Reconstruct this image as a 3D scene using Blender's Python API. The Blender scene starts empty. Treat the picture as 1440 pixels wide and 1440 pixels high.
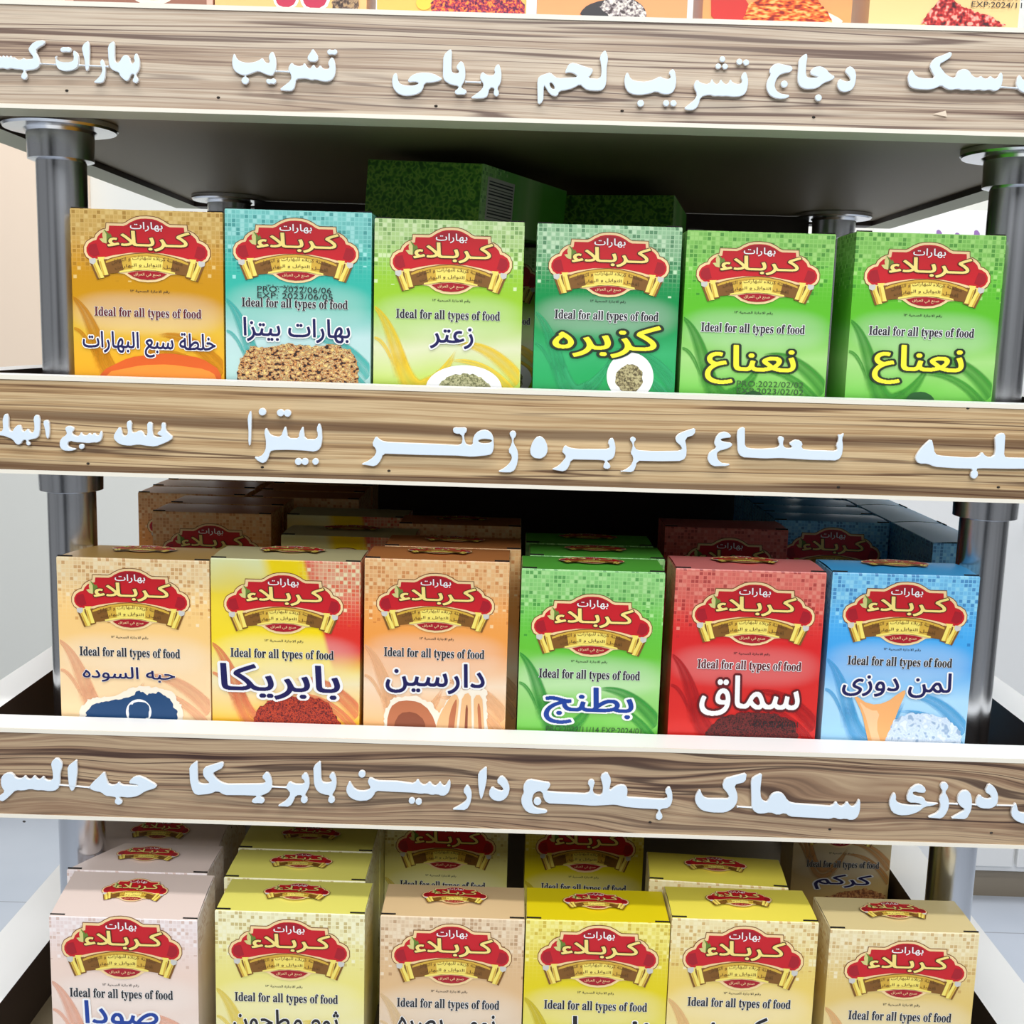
import bpy, bmesh, math, random
from mathutils import Matrix, Vector
SC = bpy.context.scene
COL = SC.collection
random.seed(7)
EYE = 1.35                       # the photographer's eye height above the floor, metres

# ------------------------------------------------------------------ camera
cd = bpy.data.cameras.new('camera'); cam = bpy.data.objects.new('camera', cd); COL.objects.link(cam)
Rv = Vector((0.99954632, 0.00840142, 0.02892365)); Uv = Vector((-0.02987147, 0.15362897, 0.98767699)); Fv = Vector((-0.00385438, 0.98809289, -0.15381023))
M = Matrix((Rv, Uv, -Fv)).transposed().to_4x4(); M.translation = Vector((0.0038, -0.575, EYE))
cam.matrix_world = M
cd.sensor_width = 36; cd.lens = 1586.3 / 1440 * 36; cd.clip_start = 0.02; cd.clip_end = 60
SC.camera = cam
# ------------------------------------------------------------------ world, lights, exposure
w = bpy.data.worlds.new('world'); SC.world = w; w.use_nodes = True
bg = w.node_tree.nodes['Background']
# made-up shop surroundings: bright and dark noise bands for the chrome to reflect
wt = w.node_tree; tc = wt.nodes.new('ShaderNodeTexCoord'); mp = wt.nodes.new('ShaderNodeMapping'); mp.inputs['Scale'].default_value = (1.5, 1.5, .35); nz = wt.nodes.new('ShaderNodeTexNoise'); nz.inputs['Scale'].default_value = 1.6; nz.inputs['Detail'].default_value = 2
rp = wt.nodes.new('ShaderNodeValToRGB'); rp.color_ramp.elements[0].position = .36; rp.color_ramp.elements[0].color = (.05, .05, .055, 1); rp.color_ramp.elements[1].position = .50; rp.color_ramp.elements[1].color = (.95, .97, 1, 1)
wt.links.new(tc.outputs['Generated'], mp.inputs[0]); wt.links.new(mp.outputs[0], nz.inputs['Vector']); wt.links.new(nz.outputs[0], rp.inputs[0]); wt.links.new(rp.outputs[0], bg.inputs[0])
bg.inputs[1].default_value = 0.17
def area(name, loc, target, sx, sy, power, col=(1, 1, 1)):
    l = bpy.data.lights.new(name, 'AREA'); l.shape = 'RECTANGLE'; l.size = sx; l.size_y = sy; l.energy = power; l.color = col
    o = bpy.data.objects.new(name, l); COL.objects.link(o); o.location = loc
    o.rotation_euler = (Vector(target) - Vector(loc)).to_track_quat('-Z', 'Y').to_euler(); return o
area('fill_light_front', (0.1, -2.2, 2.75), (0, 0, 1.2), 2.6, 0.7, 52, (0.95, 0.97, 1.0))  # unseen low fill, added to lift the box fronts
area('ceiling_light_overhead', (0.0, -0.66, 3.1), (0, 0, 1.0), 2.2, 0.12, 21, (1.0, 0.99, 0.97))
area('back_fill_light', (0.0, 1.5, 2.9), (0, 2.0, 0.4), 4.0, 0.8, 34, (0.97, 0.98, 1.0))  # unseen light added to brighten the back wall and floor
vs = SC.view_settings; vs.view_transform = 'Standard'; vs.look = 'None'; vs.gamma = 1; vs.exposure = 0.3; vs.use_curve_mapping = False

# ------------------------------------------------------------------ materials
def lin(c): return tuple(((v/255)/12.92 if v/255 <= .04045 else ((v/255+.055)/1.055)**2.4) for v in c) + (1,)
def mat(name, rgb, rough=.5, metal=0, spec=.5, coat=0):
    m = bpy.data.materials.new(name); m.use_nodes = True; b = m.node_tree.nodes['Principled BSDF']
    b.inputs['Base Color'].default_value = lin(rgb); b.inputs['Roughness'].default_value = rough; b.inputs['Metallic'].default_value = metal
    b.inputs['Specular IOR Level'].default_value = spec; b.inputs['Coat Weight'].default_value = coat
    return m
class NT:
    """tiny helper to write node graphs"""
    def __init__(s, m): s.t = m.node_tree; s.n = s.t.nodes; s.b = s.n['Principled BSDF']
    def node(s, typ, **kw):
        n = s.n.new(typ)
        for k, v in kw.items(): setattr(n, k, v)
        return n
    def put(s, sock, v):
        if isinstance(v, bpy.types.NodeSocket): s.t.links.new(v, sock)
        else: sock.default_value = v
    def m(s, op, a, b=0.0, c=0.0):
        n = s.node('ShaderNodeMath', operation=op); s.put(n.inputs[0], a); s.put(n.inputs[1], b); s.put(n.inputs[2], c); return n.outputs[0]
    def ss(s, v, a, b):
        n = s.node('ShaderNodeMapRange', interpolation_type='SMOOTHSTEP'); s.put(n.inputs[0], v); s.put(n.inputs[1], a); s.put(n.inputs[2], b); return n.outputs[0]
    def mix(s, f, a, b):
        n = s.node('ShaderNodeMix', data_type='RGBA'); s.put(n.inputs[0], f); s.put(n.inputs[6], a); s.put(n.inputs[7], b); return n.outputs[2]
    def xyz(s, x, y, z):
        n = s.node('ShaderNodeCombineXYZ'); s.put(n.inputs[0], x); s.put(n.inputs[1], y); s.put(n.inputs[2], z); return n.outputs[0]
    def noise(s, v, scale, detail=3, rough=.5):
        n = s.node('ShaderNodeTexNoise'); s.put(n.inputs['Vector'], v); n.inputs['Scale'].default_value = scale; n.inputs['Detail'].default_value = detail; n.inputs['Roughness'].default_value = rough; return n.outputs[0]
    def ramp(s, f, stops):
        n = s.node('ShaderNodeValToRGB'); e = n.color_ramp.elements
        while len(e) < len(stops): e.new(.5)
        for q, (p, c) in zip(e, stops): q.position = p; q.color = lin(c)
        s.put(n.inputs[0], f); return n.outputs[0]
    def obj(s):
        n = s.node('ShaderNodeTexCoord'); sp = s.node('ShaderNodeSeparateXYZ'); s.t.links.new(n.outputs['Object'], sp.inputs[0]); return sp.outputs

def wood(name, seed, light, mid, dark, warp, warpf=2.2, band=None):
    m = mat(name, (180, 150, 120), .42, 0, .35); g = NT(m); x, y, z = g.obj()
    big = g.noise(g.xyz(g.m('ADD', g.m('MULTIPLY', x, warpf), seed), 0.0, g.m('MULTIPLY', z, warpf*5)), 1.0, 2)
    z2 = g.m('ADD', z, g.m('MULTIPLY', g.m('SUBTRACT', big, .5), warp))
    sx_ = lambda k, o: g.m('ADD', g.m('MULTIPLY', x, k), seed + o)
    a = g.noise(g.xyz(sx_(1.5, 0), seed, g.m('MULTIPLY', z2, 85)), 1.0, 2, .5)
    f = g.noise(g.xyz(sx_(2.6, 3), seed, g.m('MULTIPLY', z2, 300)), 1.0, 3, .6)
    ff = g.noise(g.xyz(sx_(22.0, 5), seed, g.m('MULTIPLY', z2, 1500)), 1.0, 2, .6)
    t = g.m('ADD', g.m('ADD', g.m('MULTIPLY', a, .40), g.m('MULTIPLY', f, .46)), g.m('MULTIPLY', ff, .14))
    c = g.ramp(t, [(.36, dark), (.43, mid), (.50, light), (.57, mid), (.66, light)])
    # dark growth lines: contours of the slow grain
    q = g.m('FRACT', g.m('ADD', g.m('MULTIPLY', a, 10.0), g.m('MULTIPLY', f, .9))); ln = g.ss(g.m('ABSOLUTE', g.m('SUBTRACT', q, .5)), .17, .03)
    wv = g.ss(g.noise(g.xyz(sx_(2.0, 13), seed, g.m('MULTIPLY', z2, 60)), 1.0, 1), .36, .60)
    c = g.mix(g.m('MULTIPLY', g.m('MULTIPLY', ln, wv), .85), c, lin(dark))
    if band:
        for z0, hw, k in band:
            d = g.m('ABSOLUTE', g.m('SUBTRACT', z2, z0)); c = g.mix(g.m('MULTIPLY', g.ss(d, hw, hw*.3), k), c, lin(dark))
    g.put(g.b.inputs['Base Color'], c); return m

MT = {}
def M_(k): return MT[k]
for k, c, r in [('white', (244, 244, 242), .45), ('edge_white', (238, 232, 216), .45), ('edge_green', (176, 176, 150), .55), ('melamine', (128, 114, 88), .5), ('dark_brown', (52, 38, 30), .5),
                ('cream', (248, 216, 158), .45), ('outline_dark', (120, 70, 25), .5), ('crimson', (200, 26, 36), .4), ('crimson_deep', (166, 22, 36), .4), ('gold', (214, 172, 62), .4), ('gold_light', (246, 226, 110), .4), ('gold_dark', (128, 84, 28), .45),
                ('script_gold', (250, 226, 132), .4), ('script_shadow', (84, 44, 14), .5), ('leaf_green', (104, 132, 48), .5), ('leaf_pale', (214, 208, 130), .5), ('silver_print', (206, 204, 196), .4),
                ('navy', (26, 24, 84), .4), ('blue', (22, 62, 150), .4), ('ink', (32, 30, 34), .5), ('inkg', (52, 84, 48), .5), ('maroon', (96, 14, 20), .5), ('yellow', (250, 236, 60), .4), ('darkgreen', (26, 44, 26), .5), ('ribbon_ink', (98, 66, 20), .5),
                ('black', (14, 12, 14), .5), ('screw', (30, 26, 24), .4), ('chip', (232, 214, 190), .6), ('gap_dark', (20, 14, 10), .8),
                ('p_brown', (150, 100, 80), .5), ('p_cream', (246, 232, 208), .5), ('p_crimson', (190, 40, 74), .5), ('p_dough', (238, 190, 120), .5), ('p_gold', (250, 204, 70), .5), ('p_black', (40, 36, 38), .4), ('p_red', (206, 40, 30), .5),
                ('p_orange', (240, 142, 44), .5), ('p_orange_dark', (216, 92, 22), .5), ('p_leaf', (24, 84, 30), .5), ('p_halo', (244, 234, 214), .5), ('p_indigo', (20, 66, 112), .5), ('p_bark', (188, 112, 74), .5), ('p_bark_dark', (140, 74, 48), .5), ('p_stick', (236, 186, 132), .5), ('p_ribbon', (244, 176, 110), .45), ('p_ribbon_light', (248, 200, 150), .45), ('lid_dark', (30, 24, 22), .6)]:
    MT[k] = mat(k, c, r)
def speck(k, cols, scale, rough=.6, stretch=(1, 1, 1)):
    m = mat(k, cols[0], rough); g = NT(m); x, y, z = g.obj()
    v = g.xyz(g.m('MULTIPLY', x, stretch[0]), g.m('MULTIPLY', y, stretch[1]), g.m('MULTIPLY', z, stretch[2]))
    n = g.noise(v, scale, 1.2, .6); k_ = len(cols)
    g.put(g.b.inputs['Base Color'], g.ramp(n, [(.36 + .28*i/(k_-1), c) for i, c in enumerate(cols)])); MT[k] = m
speck('p_pizza', [(36, 18, 12), (110, 50, 24), (226, 170, 96), (120, 40, 26), (240, 214, 150), (90, 40, 20), (236, 200, 120)], 420, stretch=(1, 1, 1.5))
speck('p_herb', [(96, 96, 60), (150, 150, 106), (186, 182, 140)], 900)
speck('p_seed', [(80, 70, 44), (140, 128, 88), (186, 176, 130)], 900)
speck('p_purple', [(90, 20, 60), (150, 40, 80), (216, 70, 60), (244, 150, 60)], 800)
speck('p_beads', [(70, 60, 60), (160, 150, 150), (232, 226, 214)], 700)
speck('p_noodle', [(140, 30, 16), (214, 70, 26), (240, 130, 44), (250, 190, 110)], 240, stretch=(1, 1, 3))
speck('p_flake', [(60, 14, 22), (150, 24, 30), (204, 50, 46), (240, 170, 150)], 380)
speck('p_paprika', [(90, 20, 20), (150, 36, 24), (200, 70, 34), (120, 28, 30)], 900)
speck('p_sumac', [(40, 14, 16), (84, 24, 24), (120, 36, 34), (60, 16, 18)], 900)
speck('p_crystal', [(150, 176, 204), (214, 228, 242), (196, 214, 234), (226, 236, 246)], 260)
speck('p_spice', [(60, 46, 40), (120, 96, 80), (180, 150, 110)], 700)
speck('p_leafy', [(50, 110, 24), (84, 150, 40), (140, 190, 70), (66, 130, 34)], 260)
speck('p_turm', [(120, 70, 40), (170, 104, 56), (206, 150, 90)], 500)
MT['chrome'] = mat('chrome', (230, 232, 236), .22, 1)
MT['acrylic'] = mat('white_acrylic', (248, 248, 246), .35, 0, .5); MT['acrylic_face'] = mat('acrylic_cool_tint', (222, 235, 245), .3, 0, .5)  # letter faces carry cool reflected light in their colour

W, H = 'W', 'H'
PRODUCTS = {   # vertical colour ramp of the print, light and dark of the mosaic, ribbon colour
 'seven_spice': ([(0, (226, 120, 20)), (.3, (236, 164, 16)), (.5, (228, 186, 60)), (.62, (206, 148, 12)), (.85, (202, 142, 22)), (1, (206, 160, 70))], (236, 204, 130), (160, 112, 30), (206, 138, 20)),
 'pizza': ([(0, (110, 190, 180)), (.35, (180, 214, 210)), (.48, (190, 222, 220)), (.62, (60, 186, 166)), (.85, (48, 178, 160)), (1, (80, 196, 186))], (176, 236, 228), (30, 130, 130), (70, 184, 176)),
 'thyme': ([(0, (140, 184, 40)), (.3, (176, 206, 60)), (.46, (222, 226, 186)), (.6, (160, 206, 50)), (.85, (146, 200, 50)), (1, (160, 206, 110))], (226, 242, 190), (90, 140, 60), (246, 208, 50)),
 'coriander': ([(0, (16, 140, 70)), (.3, (20, 156, 80)), (.46, (60, 176, 110)), (.6, (8, 142, 70)), (.85, (20, 142, 74)), (1, (110, 184, 120))], (214, 240, 200), (20, 104, 60), (60, 176, 116)),
 'mint': ([(0, (84, 180, 50)), (.3, (96, 188, 56)), (.46, (166, 216, 130)), (.6, (96, 190, 40)), (.85, (92, 186, 44)), (1, (110, 190, 70))], (176, 226, 130), (40, 122, 40), (60, 150, 50)),
 'black_seed': ([(0, (246, 190, 110)), (.35, (248, 216, 168)), (.5, (250, 218, 170)), (.65, (250, 206, 132)), (.85, (250, 204, 124)), (1, (246, 206, 140))], (252, 232, 190), (196, 130, 60), (240, 180, 140)),
 'paprika': ([(0, (244, 130, 40)), (.3, (248, 190, 50)), (.46, (240, 226, 180)), (.6, (248, 220, 40)), (.85, (240, 214, 60)), (1, (226, 232, 180))], (248, 240, 190), (230, 80, 40), (232, 130, 90)),
 'cinnamon': ([(0, (238, 150, 70)), (.3, (244, 184, 120)), (.46, (246, 220, 190)), (.62, (242, 158, 70)), (.85, (242, 164, 84)), (1, (244, 178, 110))], (250, 214, 160), (206, 118, 50), (242, 190, 140)),
 'aubergine': ([(0, (80, 176, 50)), (.3, (110, 196, 70)), (.5, (170, 222, 140)), (.64, (104, 196, 56)), (.85, (100, 196, 70)), (1, (120, 214, 110))], (190, 238, 160), (40, 130, 50), (50, 156, 60)),
 'sumac': ([(0, (196, 34, 30)), (.3, (214, 40, 34)), (.5, (216, 44, 40)), (.7, (218, 38, 38)), (.85, (222, 60, 54)), (1, (226, 92, 84))], (240, 150, 130), (150, 30, 36), (182, 30, 34)),
 'citric': ([(0, (140, 190, 230)), (.3, (160, 210, 242)), (.46, (176, 220, 246)), (.62, (66, 164, 232)), (.85, (70, 172, 234)), (1, (90, 186, 238))], (160, 226, 250), (30, 100, 170), (80, 170, 220)),
 'soda': ([(0, (236, 196, 176)), (.4, (230, 214, 204)), (.7, (240, 214, 198)), (.9, (238, 218, 214)), (1, (238, 222, 222))], (250, 240, 236), (206, 170, 150), (238, 178, 150)),
 'garlic': ([(0, (234, 226, 120)), (.45, (232, 226, 176)), (.62, (236, 226, 124)), (.85, (238, 228, 146)), (1, (242, 234, 186))], (248, 244, 206), (180, 150, 60), (236, 212, 90)),
 'lime': ([(0, (222, 180, 130)), (.45, (222, 206, 186)), (.65, (224, 186, 136)), (.85, (222, 184, 136)), (1, (226, 196, 156))], (242, 222, 190), (170, 124, 80), (230, 200, 150)),
 'ginger': ([(0, (230, 210, 20)), (.45, (224, 220, 130)), (.6, (226, 208, 10)), (.85, (230, 208, 20)), (1, (240, 222, 80))], (250, 240, 150), (196, 160, 20), (210, 190, 20)),
 'cumin': ([(0, (236, 206, 110)), (.45, (236, 222, 168)), (.65, (238, 208, 104)), (.85, (232, 204, 110)), (1, (238, 220, 160))], (248, 236, 190), (196, 144, 60), (236, 190, 130)),
 'chickpea': ([(0, (226, 196, 116)), (.45, (226, 210, 150)), (.65, (226, 196, 112)), (.85, (228, 200, 126)), (1, (234, 216, 160))], (246, 234, 196), (196, 150, 80), (232, 180, 120)),
 'turmeric': ([(0, (206, 160, 60)), (.45, (216, 196, 150)), (.65, (226, 190, 60)), (.85, (230, 196, 50)), (1, (232, 206, 90))], (244, 230, 160), (190, 140, 40), (210, 150, 80)),
 'pink': ([(0, (214, 150, 130)), (.4, (228, 180, 160)), (1, (220, 150, 130))], (244, 210, 196), (180, 100, 90), (206, 140, 130)),
 'hexagon': ([(0, (232, 150, 80)), (.4, (240, 190, 120)), (1, (226, 140, 60))], (250, 220, 160), (190, 100, 50), (244, 190, 90)),
 'biryani': ([(0, (240, 170, 60)), (.4, (244, 190, 90)), (1, (230, 150, 50))], (250, 220, 160), (190, 110, 40), (250, 200, 80)),
 'stew': ([(0, (240, 130, 60)), (.4, (240, 160, 100)), (1, (226, 110, 50))], (250, 210, 160), (180, 80, 40), (246, 170, 110)),
 'chicken': ([(0, (226, 120, 60)), (.4, (232, 160, 90)), (1, (206, 50, 40))], (250, 200, 140), (160, 40, 30), (214, 110, 60)),
 'fish': ([(0, (244, 214, 150)), (.4, (244, 206, 140)), (1, (230, 180, 90))], (250, 230, 180), (190, 140, 70), (246, 196, 130)),
}
def print_mat(prod, Wd, Ht, tagv, seed):
    stops, lt, dk, rb = PRODUCTS[prod]
    m = mat('print_' + prod, stops[0][1], .34, 0, .5); g = NT(m); x, y, z = g.obj()
    v = g.m('DIVIDE', z, Ht); u = g.m('ADD', g.m('DIVIDE', x, Wd), .5)
    soft = g.noise(g.xyz(g.m('MULTIPLY', x, 30), 0.0, g.m('MULTIPLY', z, 30)), 1.0, 1)
    c = g.ramp(g.m('ADD', v, g.m('MULTIPLY', g.m('SUBTRACT', soft, .5), .10)), stops)
    if prod == 'paprika':     # the printed diagonal: pale upper left, yellow bar, red and orange upper right
        d = g.m('ADD', u, g.m('MULTIPLY', g.m('SUBTRACT', 1.0, v), -.42))
        up = g.ss(v, .50, .62)
        c = g.mix(g.m('MULTIPLY', g.ss(d, .30, .40), up), c, lin((246, 216, 14))); c = g.mix(g.m('MULTIPLY', g.ss(d, .60, .64), up), c, lin((224, 52, 40)))
    # pale patch behind the English line
    du = g.m('DIVIDE', g.m('SUBTRACT', u, .5), .50); dv = g.m('DIVIDE', g.m('SUBTRACT', v, tagv), .085)
    r2 = g.m('ADD', g.m('POWER', g.m('ABSOLUTE', du), 4.0), g.m('POWER', g.m('ABSOLUTE', dv), 2.0))
    c = g.mix(g.m('MULTIPLY', g.ss(r2, 1.5, .1), .12 if prod == 'sumac' else .22), c, lin((246, 246, 240)))
    # mosaic of little squares across the top
    cell = .0022; px = g.m('DIVIDE', g.m('ADD', g.m('ADD', x, y), 5.0), cell); pz = g.m('DIVIDE', z, cell)
    fx = g.m('FLOOR', px); fz = g.m('FLOOR', pz)
    wn = g.node('ShaderNodeTexWhiteNoise', noise_dimensions='3D'); g.put(wn.inputs['Vector'], g.xyz(fx, seed, fz)); n = wn.outputs[0]
    wn2 = g.node('ShaderNodeTexWhiteNoise', noise_dimensions='3D'); g.put(wn2.inputs['Vector'], g.xyz(fz, seed + 7.3, fx)); n2 = wn2.outputs[0]
    fade = g.ss(v, .68, .93)
    if prod == 'paprika': fade = g.m('MULTIPLY', fade, g.ss(u, .55, .75))
    side = g.ss(g.m('ABSOLUTE', g.m('SUBTRACT', u, .5)), .10, .45)
    keep = g.m('LESS_THAN', n2, g.m('ADD', g.m('MULTIPLY', fade, .9), g.m('MULTIPLY', g.m('MULTIPLY', side, fade), .3)))
    gx = g.m('ABSOLUTE', g.m('SUBTRACT', g.m('FRACT', px), .5)); gz = g.m('ABSOLUTE', g.m('SUBTRACT', g.m('FRACT', pz), .5))
    inside = g.m('LESS_THAN', g.m('MAXIMUM', gx, gz), .40)
    c = g.mix(g.m('MULTIPLY', g.m('MULTIPLY', g.m('SUBTRACT', 1.0, inside), fade), .40), c, lin(lt))
    on = g.m('MULTIPLY', keep, inside)
    c = g.mix(g.m('MULTIPLY', g.m('MULTIPLY', fade, fade), .42), c, lin(lt))
    c = g.mix(g.m('MULTIPLY', on, g.m('MULTIPLY', g.m('GREATER_THAN', n, .80), .8)), c, lin(lt))
    c = g.mix(g.m('MULTIPLY', on, g.m('MULTIPLY', g.m('LESS_THAN', n, .22), .55)), c, lin(dk))
    c = g.mix(g.m('MULTIPLY', on, g.m('MULTIPLY', g.m('LESS_THAN', n, .5), .16)), c, lin(dk))
    g.put(g.b.inputs['Base Color'], c); return m

# ------------------------------------------------------------------ object helpers
def link(name, me, parent=None, loc=(0, 0, 0)):
    o = bpy.data.objects.new(name, me); COL.objects.link(o); o.location = loc
    if parent: o.parent = parent
    return o
def empty(name, loc, label, cat, group=None, rz=0):
    o = bpy.data.objects.new(name, None); COL.objects.link(o); o.location = loc; o.rotation_euler = (0, 0, rz); o.empty_display_size = .02
    o['label'] = label; o['category'] = cat
    if group: o['group'] = group
    return o
class MB:
    def __init__(s): s.v = []; s.f = []; s.mi = []; s.ms = []
    def mid(s, m):
        if m not in s.ms: s.ms.append(m)
        return s.ms.index(m)
    def add(s, vs, fs, m):
        o = len(s.v); s.v += [tuple(v) for v in vs]; k = s.mid(m)
        for f in fs: s.f.append(tuple(o + i for i in f)); s.mi.append(k)
    def box(s, x0, x1, y0, y1, z0, z1, m, faces=None):
        vs = [(x0, y0, z0), (x1, y0, z0), (x1, y1, z0), (x0, y1, z0), (x0, y0, z1), (x1, y0, z1), (x1, y1, z1), (x0, y1, z1)]
        names = ['bottom', 'top', 'front', 'right', 'back', 'left']; fs = [(3, 2, 1, 0), (4, 5, 6, 7), (0, 1, 5, 4), (1, 2, 6, 5), (2, 3, 7, 6), (3, 0, 4, 7)]
        o = len(s.v); s.v += vs
        for n, f in zip(names, fs): s.f.append(tuple(o + i for i in f)); s.mi.append(s.mid((faces or {}).get(n, m)))
    def lathe(s, cx, cy, prof, m, n=48):
        o = len(s.v)
        for r, z in prof:
            for i in range(n): a = 2*math.pi*i/n; s.v.append((cx + r*math.cos(a), cy + r*math.sin(a), z))
        k = s.mid(m)
        for j in range(len(prof)-1):
            for i in range(n): s.f.append((o + j*n + i, o + j*n + (i+1) % n, o + (j+1)*n + (i+1) % n, o + (j+1)*n + i)); s.mi.append(k)
        s.f.append(tuple(o + i for i in reversed(range(n)))); s.mi.append(k); b = o + (len(prof)-1)*n
        s.f.append(tuple(b + i for i in range(n))); s.mi.append(k)
    def build(s, name, parent=None, loc=(0, 0, 0), smooth=None, bevel=0):
        me = bpy.data.meshes.new(name); me.from_pydata(s.v, [], s.f)
        for m in s.ms: me.materials.append(m)
        for p, k in zip(me.polygons, s.mi): p.material_index = k
        if bevel:
            bm = bmesh.new(); bm.from_mesh(me); bmesh.ops.bevel(bm, geom=list(bm.edges), offset=bevel, segments=2, affect='EDGES', profile=.5); bm.to_mesh(me); bm.free()
        if smooth: me.shade_smooth(); me.set_sharp_from_angle(angle=smooth)
        return link(name, me, parent, loc)

def fill2d(loops, extrude=0, bevel=0):
    """filled 2-D outlines (outer and holes) -> vertices and faces"""
    cu = bpy.data.curves.new('tmp', 'CURVE'); cu.dimensions = '2D'; cu.fill_mode = 'BOTH'; cu.extrude = extrude; cu.bevel_depth = bevel; cu.bevel_resolution = 1
    for l in loops:
        sp = cu.splines.new('POLY'); sp.points.add(len(l)-1); sp.use_cyclic_u = True
        for p, (x, y) in zip(sp.points, l): p.co = (x, y, 0, 1)
    return curve_geo(cu)
def curve_geo(cu):
    o = bpy.data.objects.new('tmp', cu); COL.objects.link(o); dg = bpy.context.evaluated_depsgraph_get(); me = o.evaluated_get(dg).to_mesh()
    r = [tuple(v.co) for v in me.vertices], [tuple(p.vertices) for p in me.polygons]
    bpy.data.objects.remove(o); bpy.data.curves.remove(cu); return r
def rounded(pts, d):
    out = []; n = len(pts)
    for i in range(n):
        p = Vector(pts[i])
        for q in (pts[i-1], pts[(i+1) % n]):
            e = Vector(q) - p; L = e.length or 1e-9; out.append(tuple(p + e*min(d/L, .3)))
    return out
def offset_poly(pts, d):
    n = len(pts); A = sum(pts[i][0]*pts[(i+1) % n][1] - pts[(i+1) % n][0]*pts[i][1] for i in range(n)); s = 1 if A > 0 else -1; out = []
    for i in range(n):
        a, b, c = Vector(pts[i-1]), Vector(pts[i]), Vector(pts[(i+1) % n]); e1 = (b-a).normalized(); e2 = (c-b).normalized()
        n1 = Vector((e1.y, -e1.x))*s; n2 = Vector((e2.y, -e2.x))*s; k = n1 + n2; k = k/max(.35, k.length_squared/2) if k.length > 1e-6 else n1
        out.append(tuple(b + k*d))
    return out

# --- Arabic writing: letters take their joined shapes and run right to left
JO = {'ا': 0xFE8D, 'ب': 0xFE8F, 'ة': 0xFE93, 'ت': 0xFE95, 'ث': 0xFE99, 'ج': 0xFE9D, 'ح': 0xFEA1, 'خ': 0xFEA5, 'د': 0xFEA9, 'ذ': 0xFEAB, 'ر': 0xFEAD, 'ز': 0xFEAF, 'س': 0xFEB1, 'ش': 0xFEB5, 'ص': 0xFEB9, 'ض': 0xFEBD, 'ط': 0xFEC1, 'ظ': 0xFEC5, 'ع': 0xFEC9, 'غ': 0xFECD, 'ف': 0xFED1, 'ق': 0xFED5, 'ك': 0xFED9, 'ل': 0xFEDD, 'م': 0xFEE1, 'ن': 0xFEE5, 'ه': 0xFEE9, 'و': 0xFEED, 'ى': 0xFEEF, 'ي': 0xFEF1, 'ء': 0xFE80, 'أ': 0xFE83}
RIGHT_ONLY = set('ادذرزوأىة'); NONE = set('ء')
def shape(t):
    t = t.replace('لا', '\uFEFB'); out = []
    for i, ch in enumerate(t):
        pv = t[i-1] if i else ' '; nx = t[i+1] if i+1 < len(t) else ' '
        joinable = lambda c: c in JO or c in '\uFEFBـ'
        pj = joinable(pv) and pv not in RIGHT_ONLY and pv not in NONE and pv != '\uFEFB'
        nj = joinable(nx) and nx not in NONE
        if ch == '\uFEFB': out.append('\uFEFC' if pj else '\uFEFB')
        elif ch in JO:
            b = JO[ch]
            if ch in NONE: out.append(chr(b))
            elif ch in RIGHT_ONLY: out.append(chr(b + (1 if pj else 0)))
            else: out.append(chr(b + (3 if pj and nj else 2 if nj else 1 if pj else 0)))
        else: out.append(ch)
    words = ''.join(out)
    res = words[::-1]
    import re
    return re.sub(r'[0-9\u0660-\u0669/:]+', lambda m_: m_.group(0)[::-1], res)
_tc = {}
def text_loops(s, arabic=True):
    """outlines of a line of writing as closed polylines"""
    k = (s, arabic)
    if k not in _tc:
        cu = bpy.data.curves.new('tmp', 'FONT'); cu.body = shape(s) if arabic else s; cu.size = 1
        o = bpy.data.objects.new('tmp', cu); COL.objects.link(o); dg = bpy.context.evaluated_depsgraph_get(); oc = o.evaluated_get(dg).to_curve(dg); loops = []
        for sp in oc.splines:
            l = []
            if sp.type == 'BEZIER':
                P_ = sp.bezier_points; n = len(P_)
                for i in range(n):
                    p0, p1 = P_[i], P_[(i+1) % n]; a_, b_, c_, d_ = p0.co, p0.handle_right, p1.handle_left, p1.co
                    st = (b_-a_).cross(d_-a_).length + (c_-a_).cross(d_-a_).length; m_ = 1 if st < 1e-5 else 4
                    for q in range(m_): t = q/m_; v = (1-t)**3*a_ + 3*t*(1-t)**2*b_ + 3*t*t*(1-t)*c_ + t**3*d_; l.append((v.x, v.y))
            else: l = [(p.co[0], p.co[1]) for p in sp.points]
            if len(l) > 2: loops.append(l)
        o.to_curve_clear() if hasattr(o, 'to_curve_clear') else None
        bpy.data.objects.remove(o); bpy.data.curves.remove(cu); _tc[k] = loops
    return _tc[k]
def row_spans(E_, y):
    X = sorted((e[0] + (y-e[1])/(e[3]-e[1])*(e[2]-e[0]), 1 if e[3] > e[1] else -1, (e[2]-e[0])/(e[3]-e[1])) for e in E_ if min(e[1], e[3]) <= y < max(e[1], e[3])); w_ = 0; r = []
    for x, d, sl in X:
        if w_ == 0: st = (x, sl)
        w_ += d
        if w_ == 0: r.append((st, (x, sl)))
    return r
_tf = {}
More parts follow.
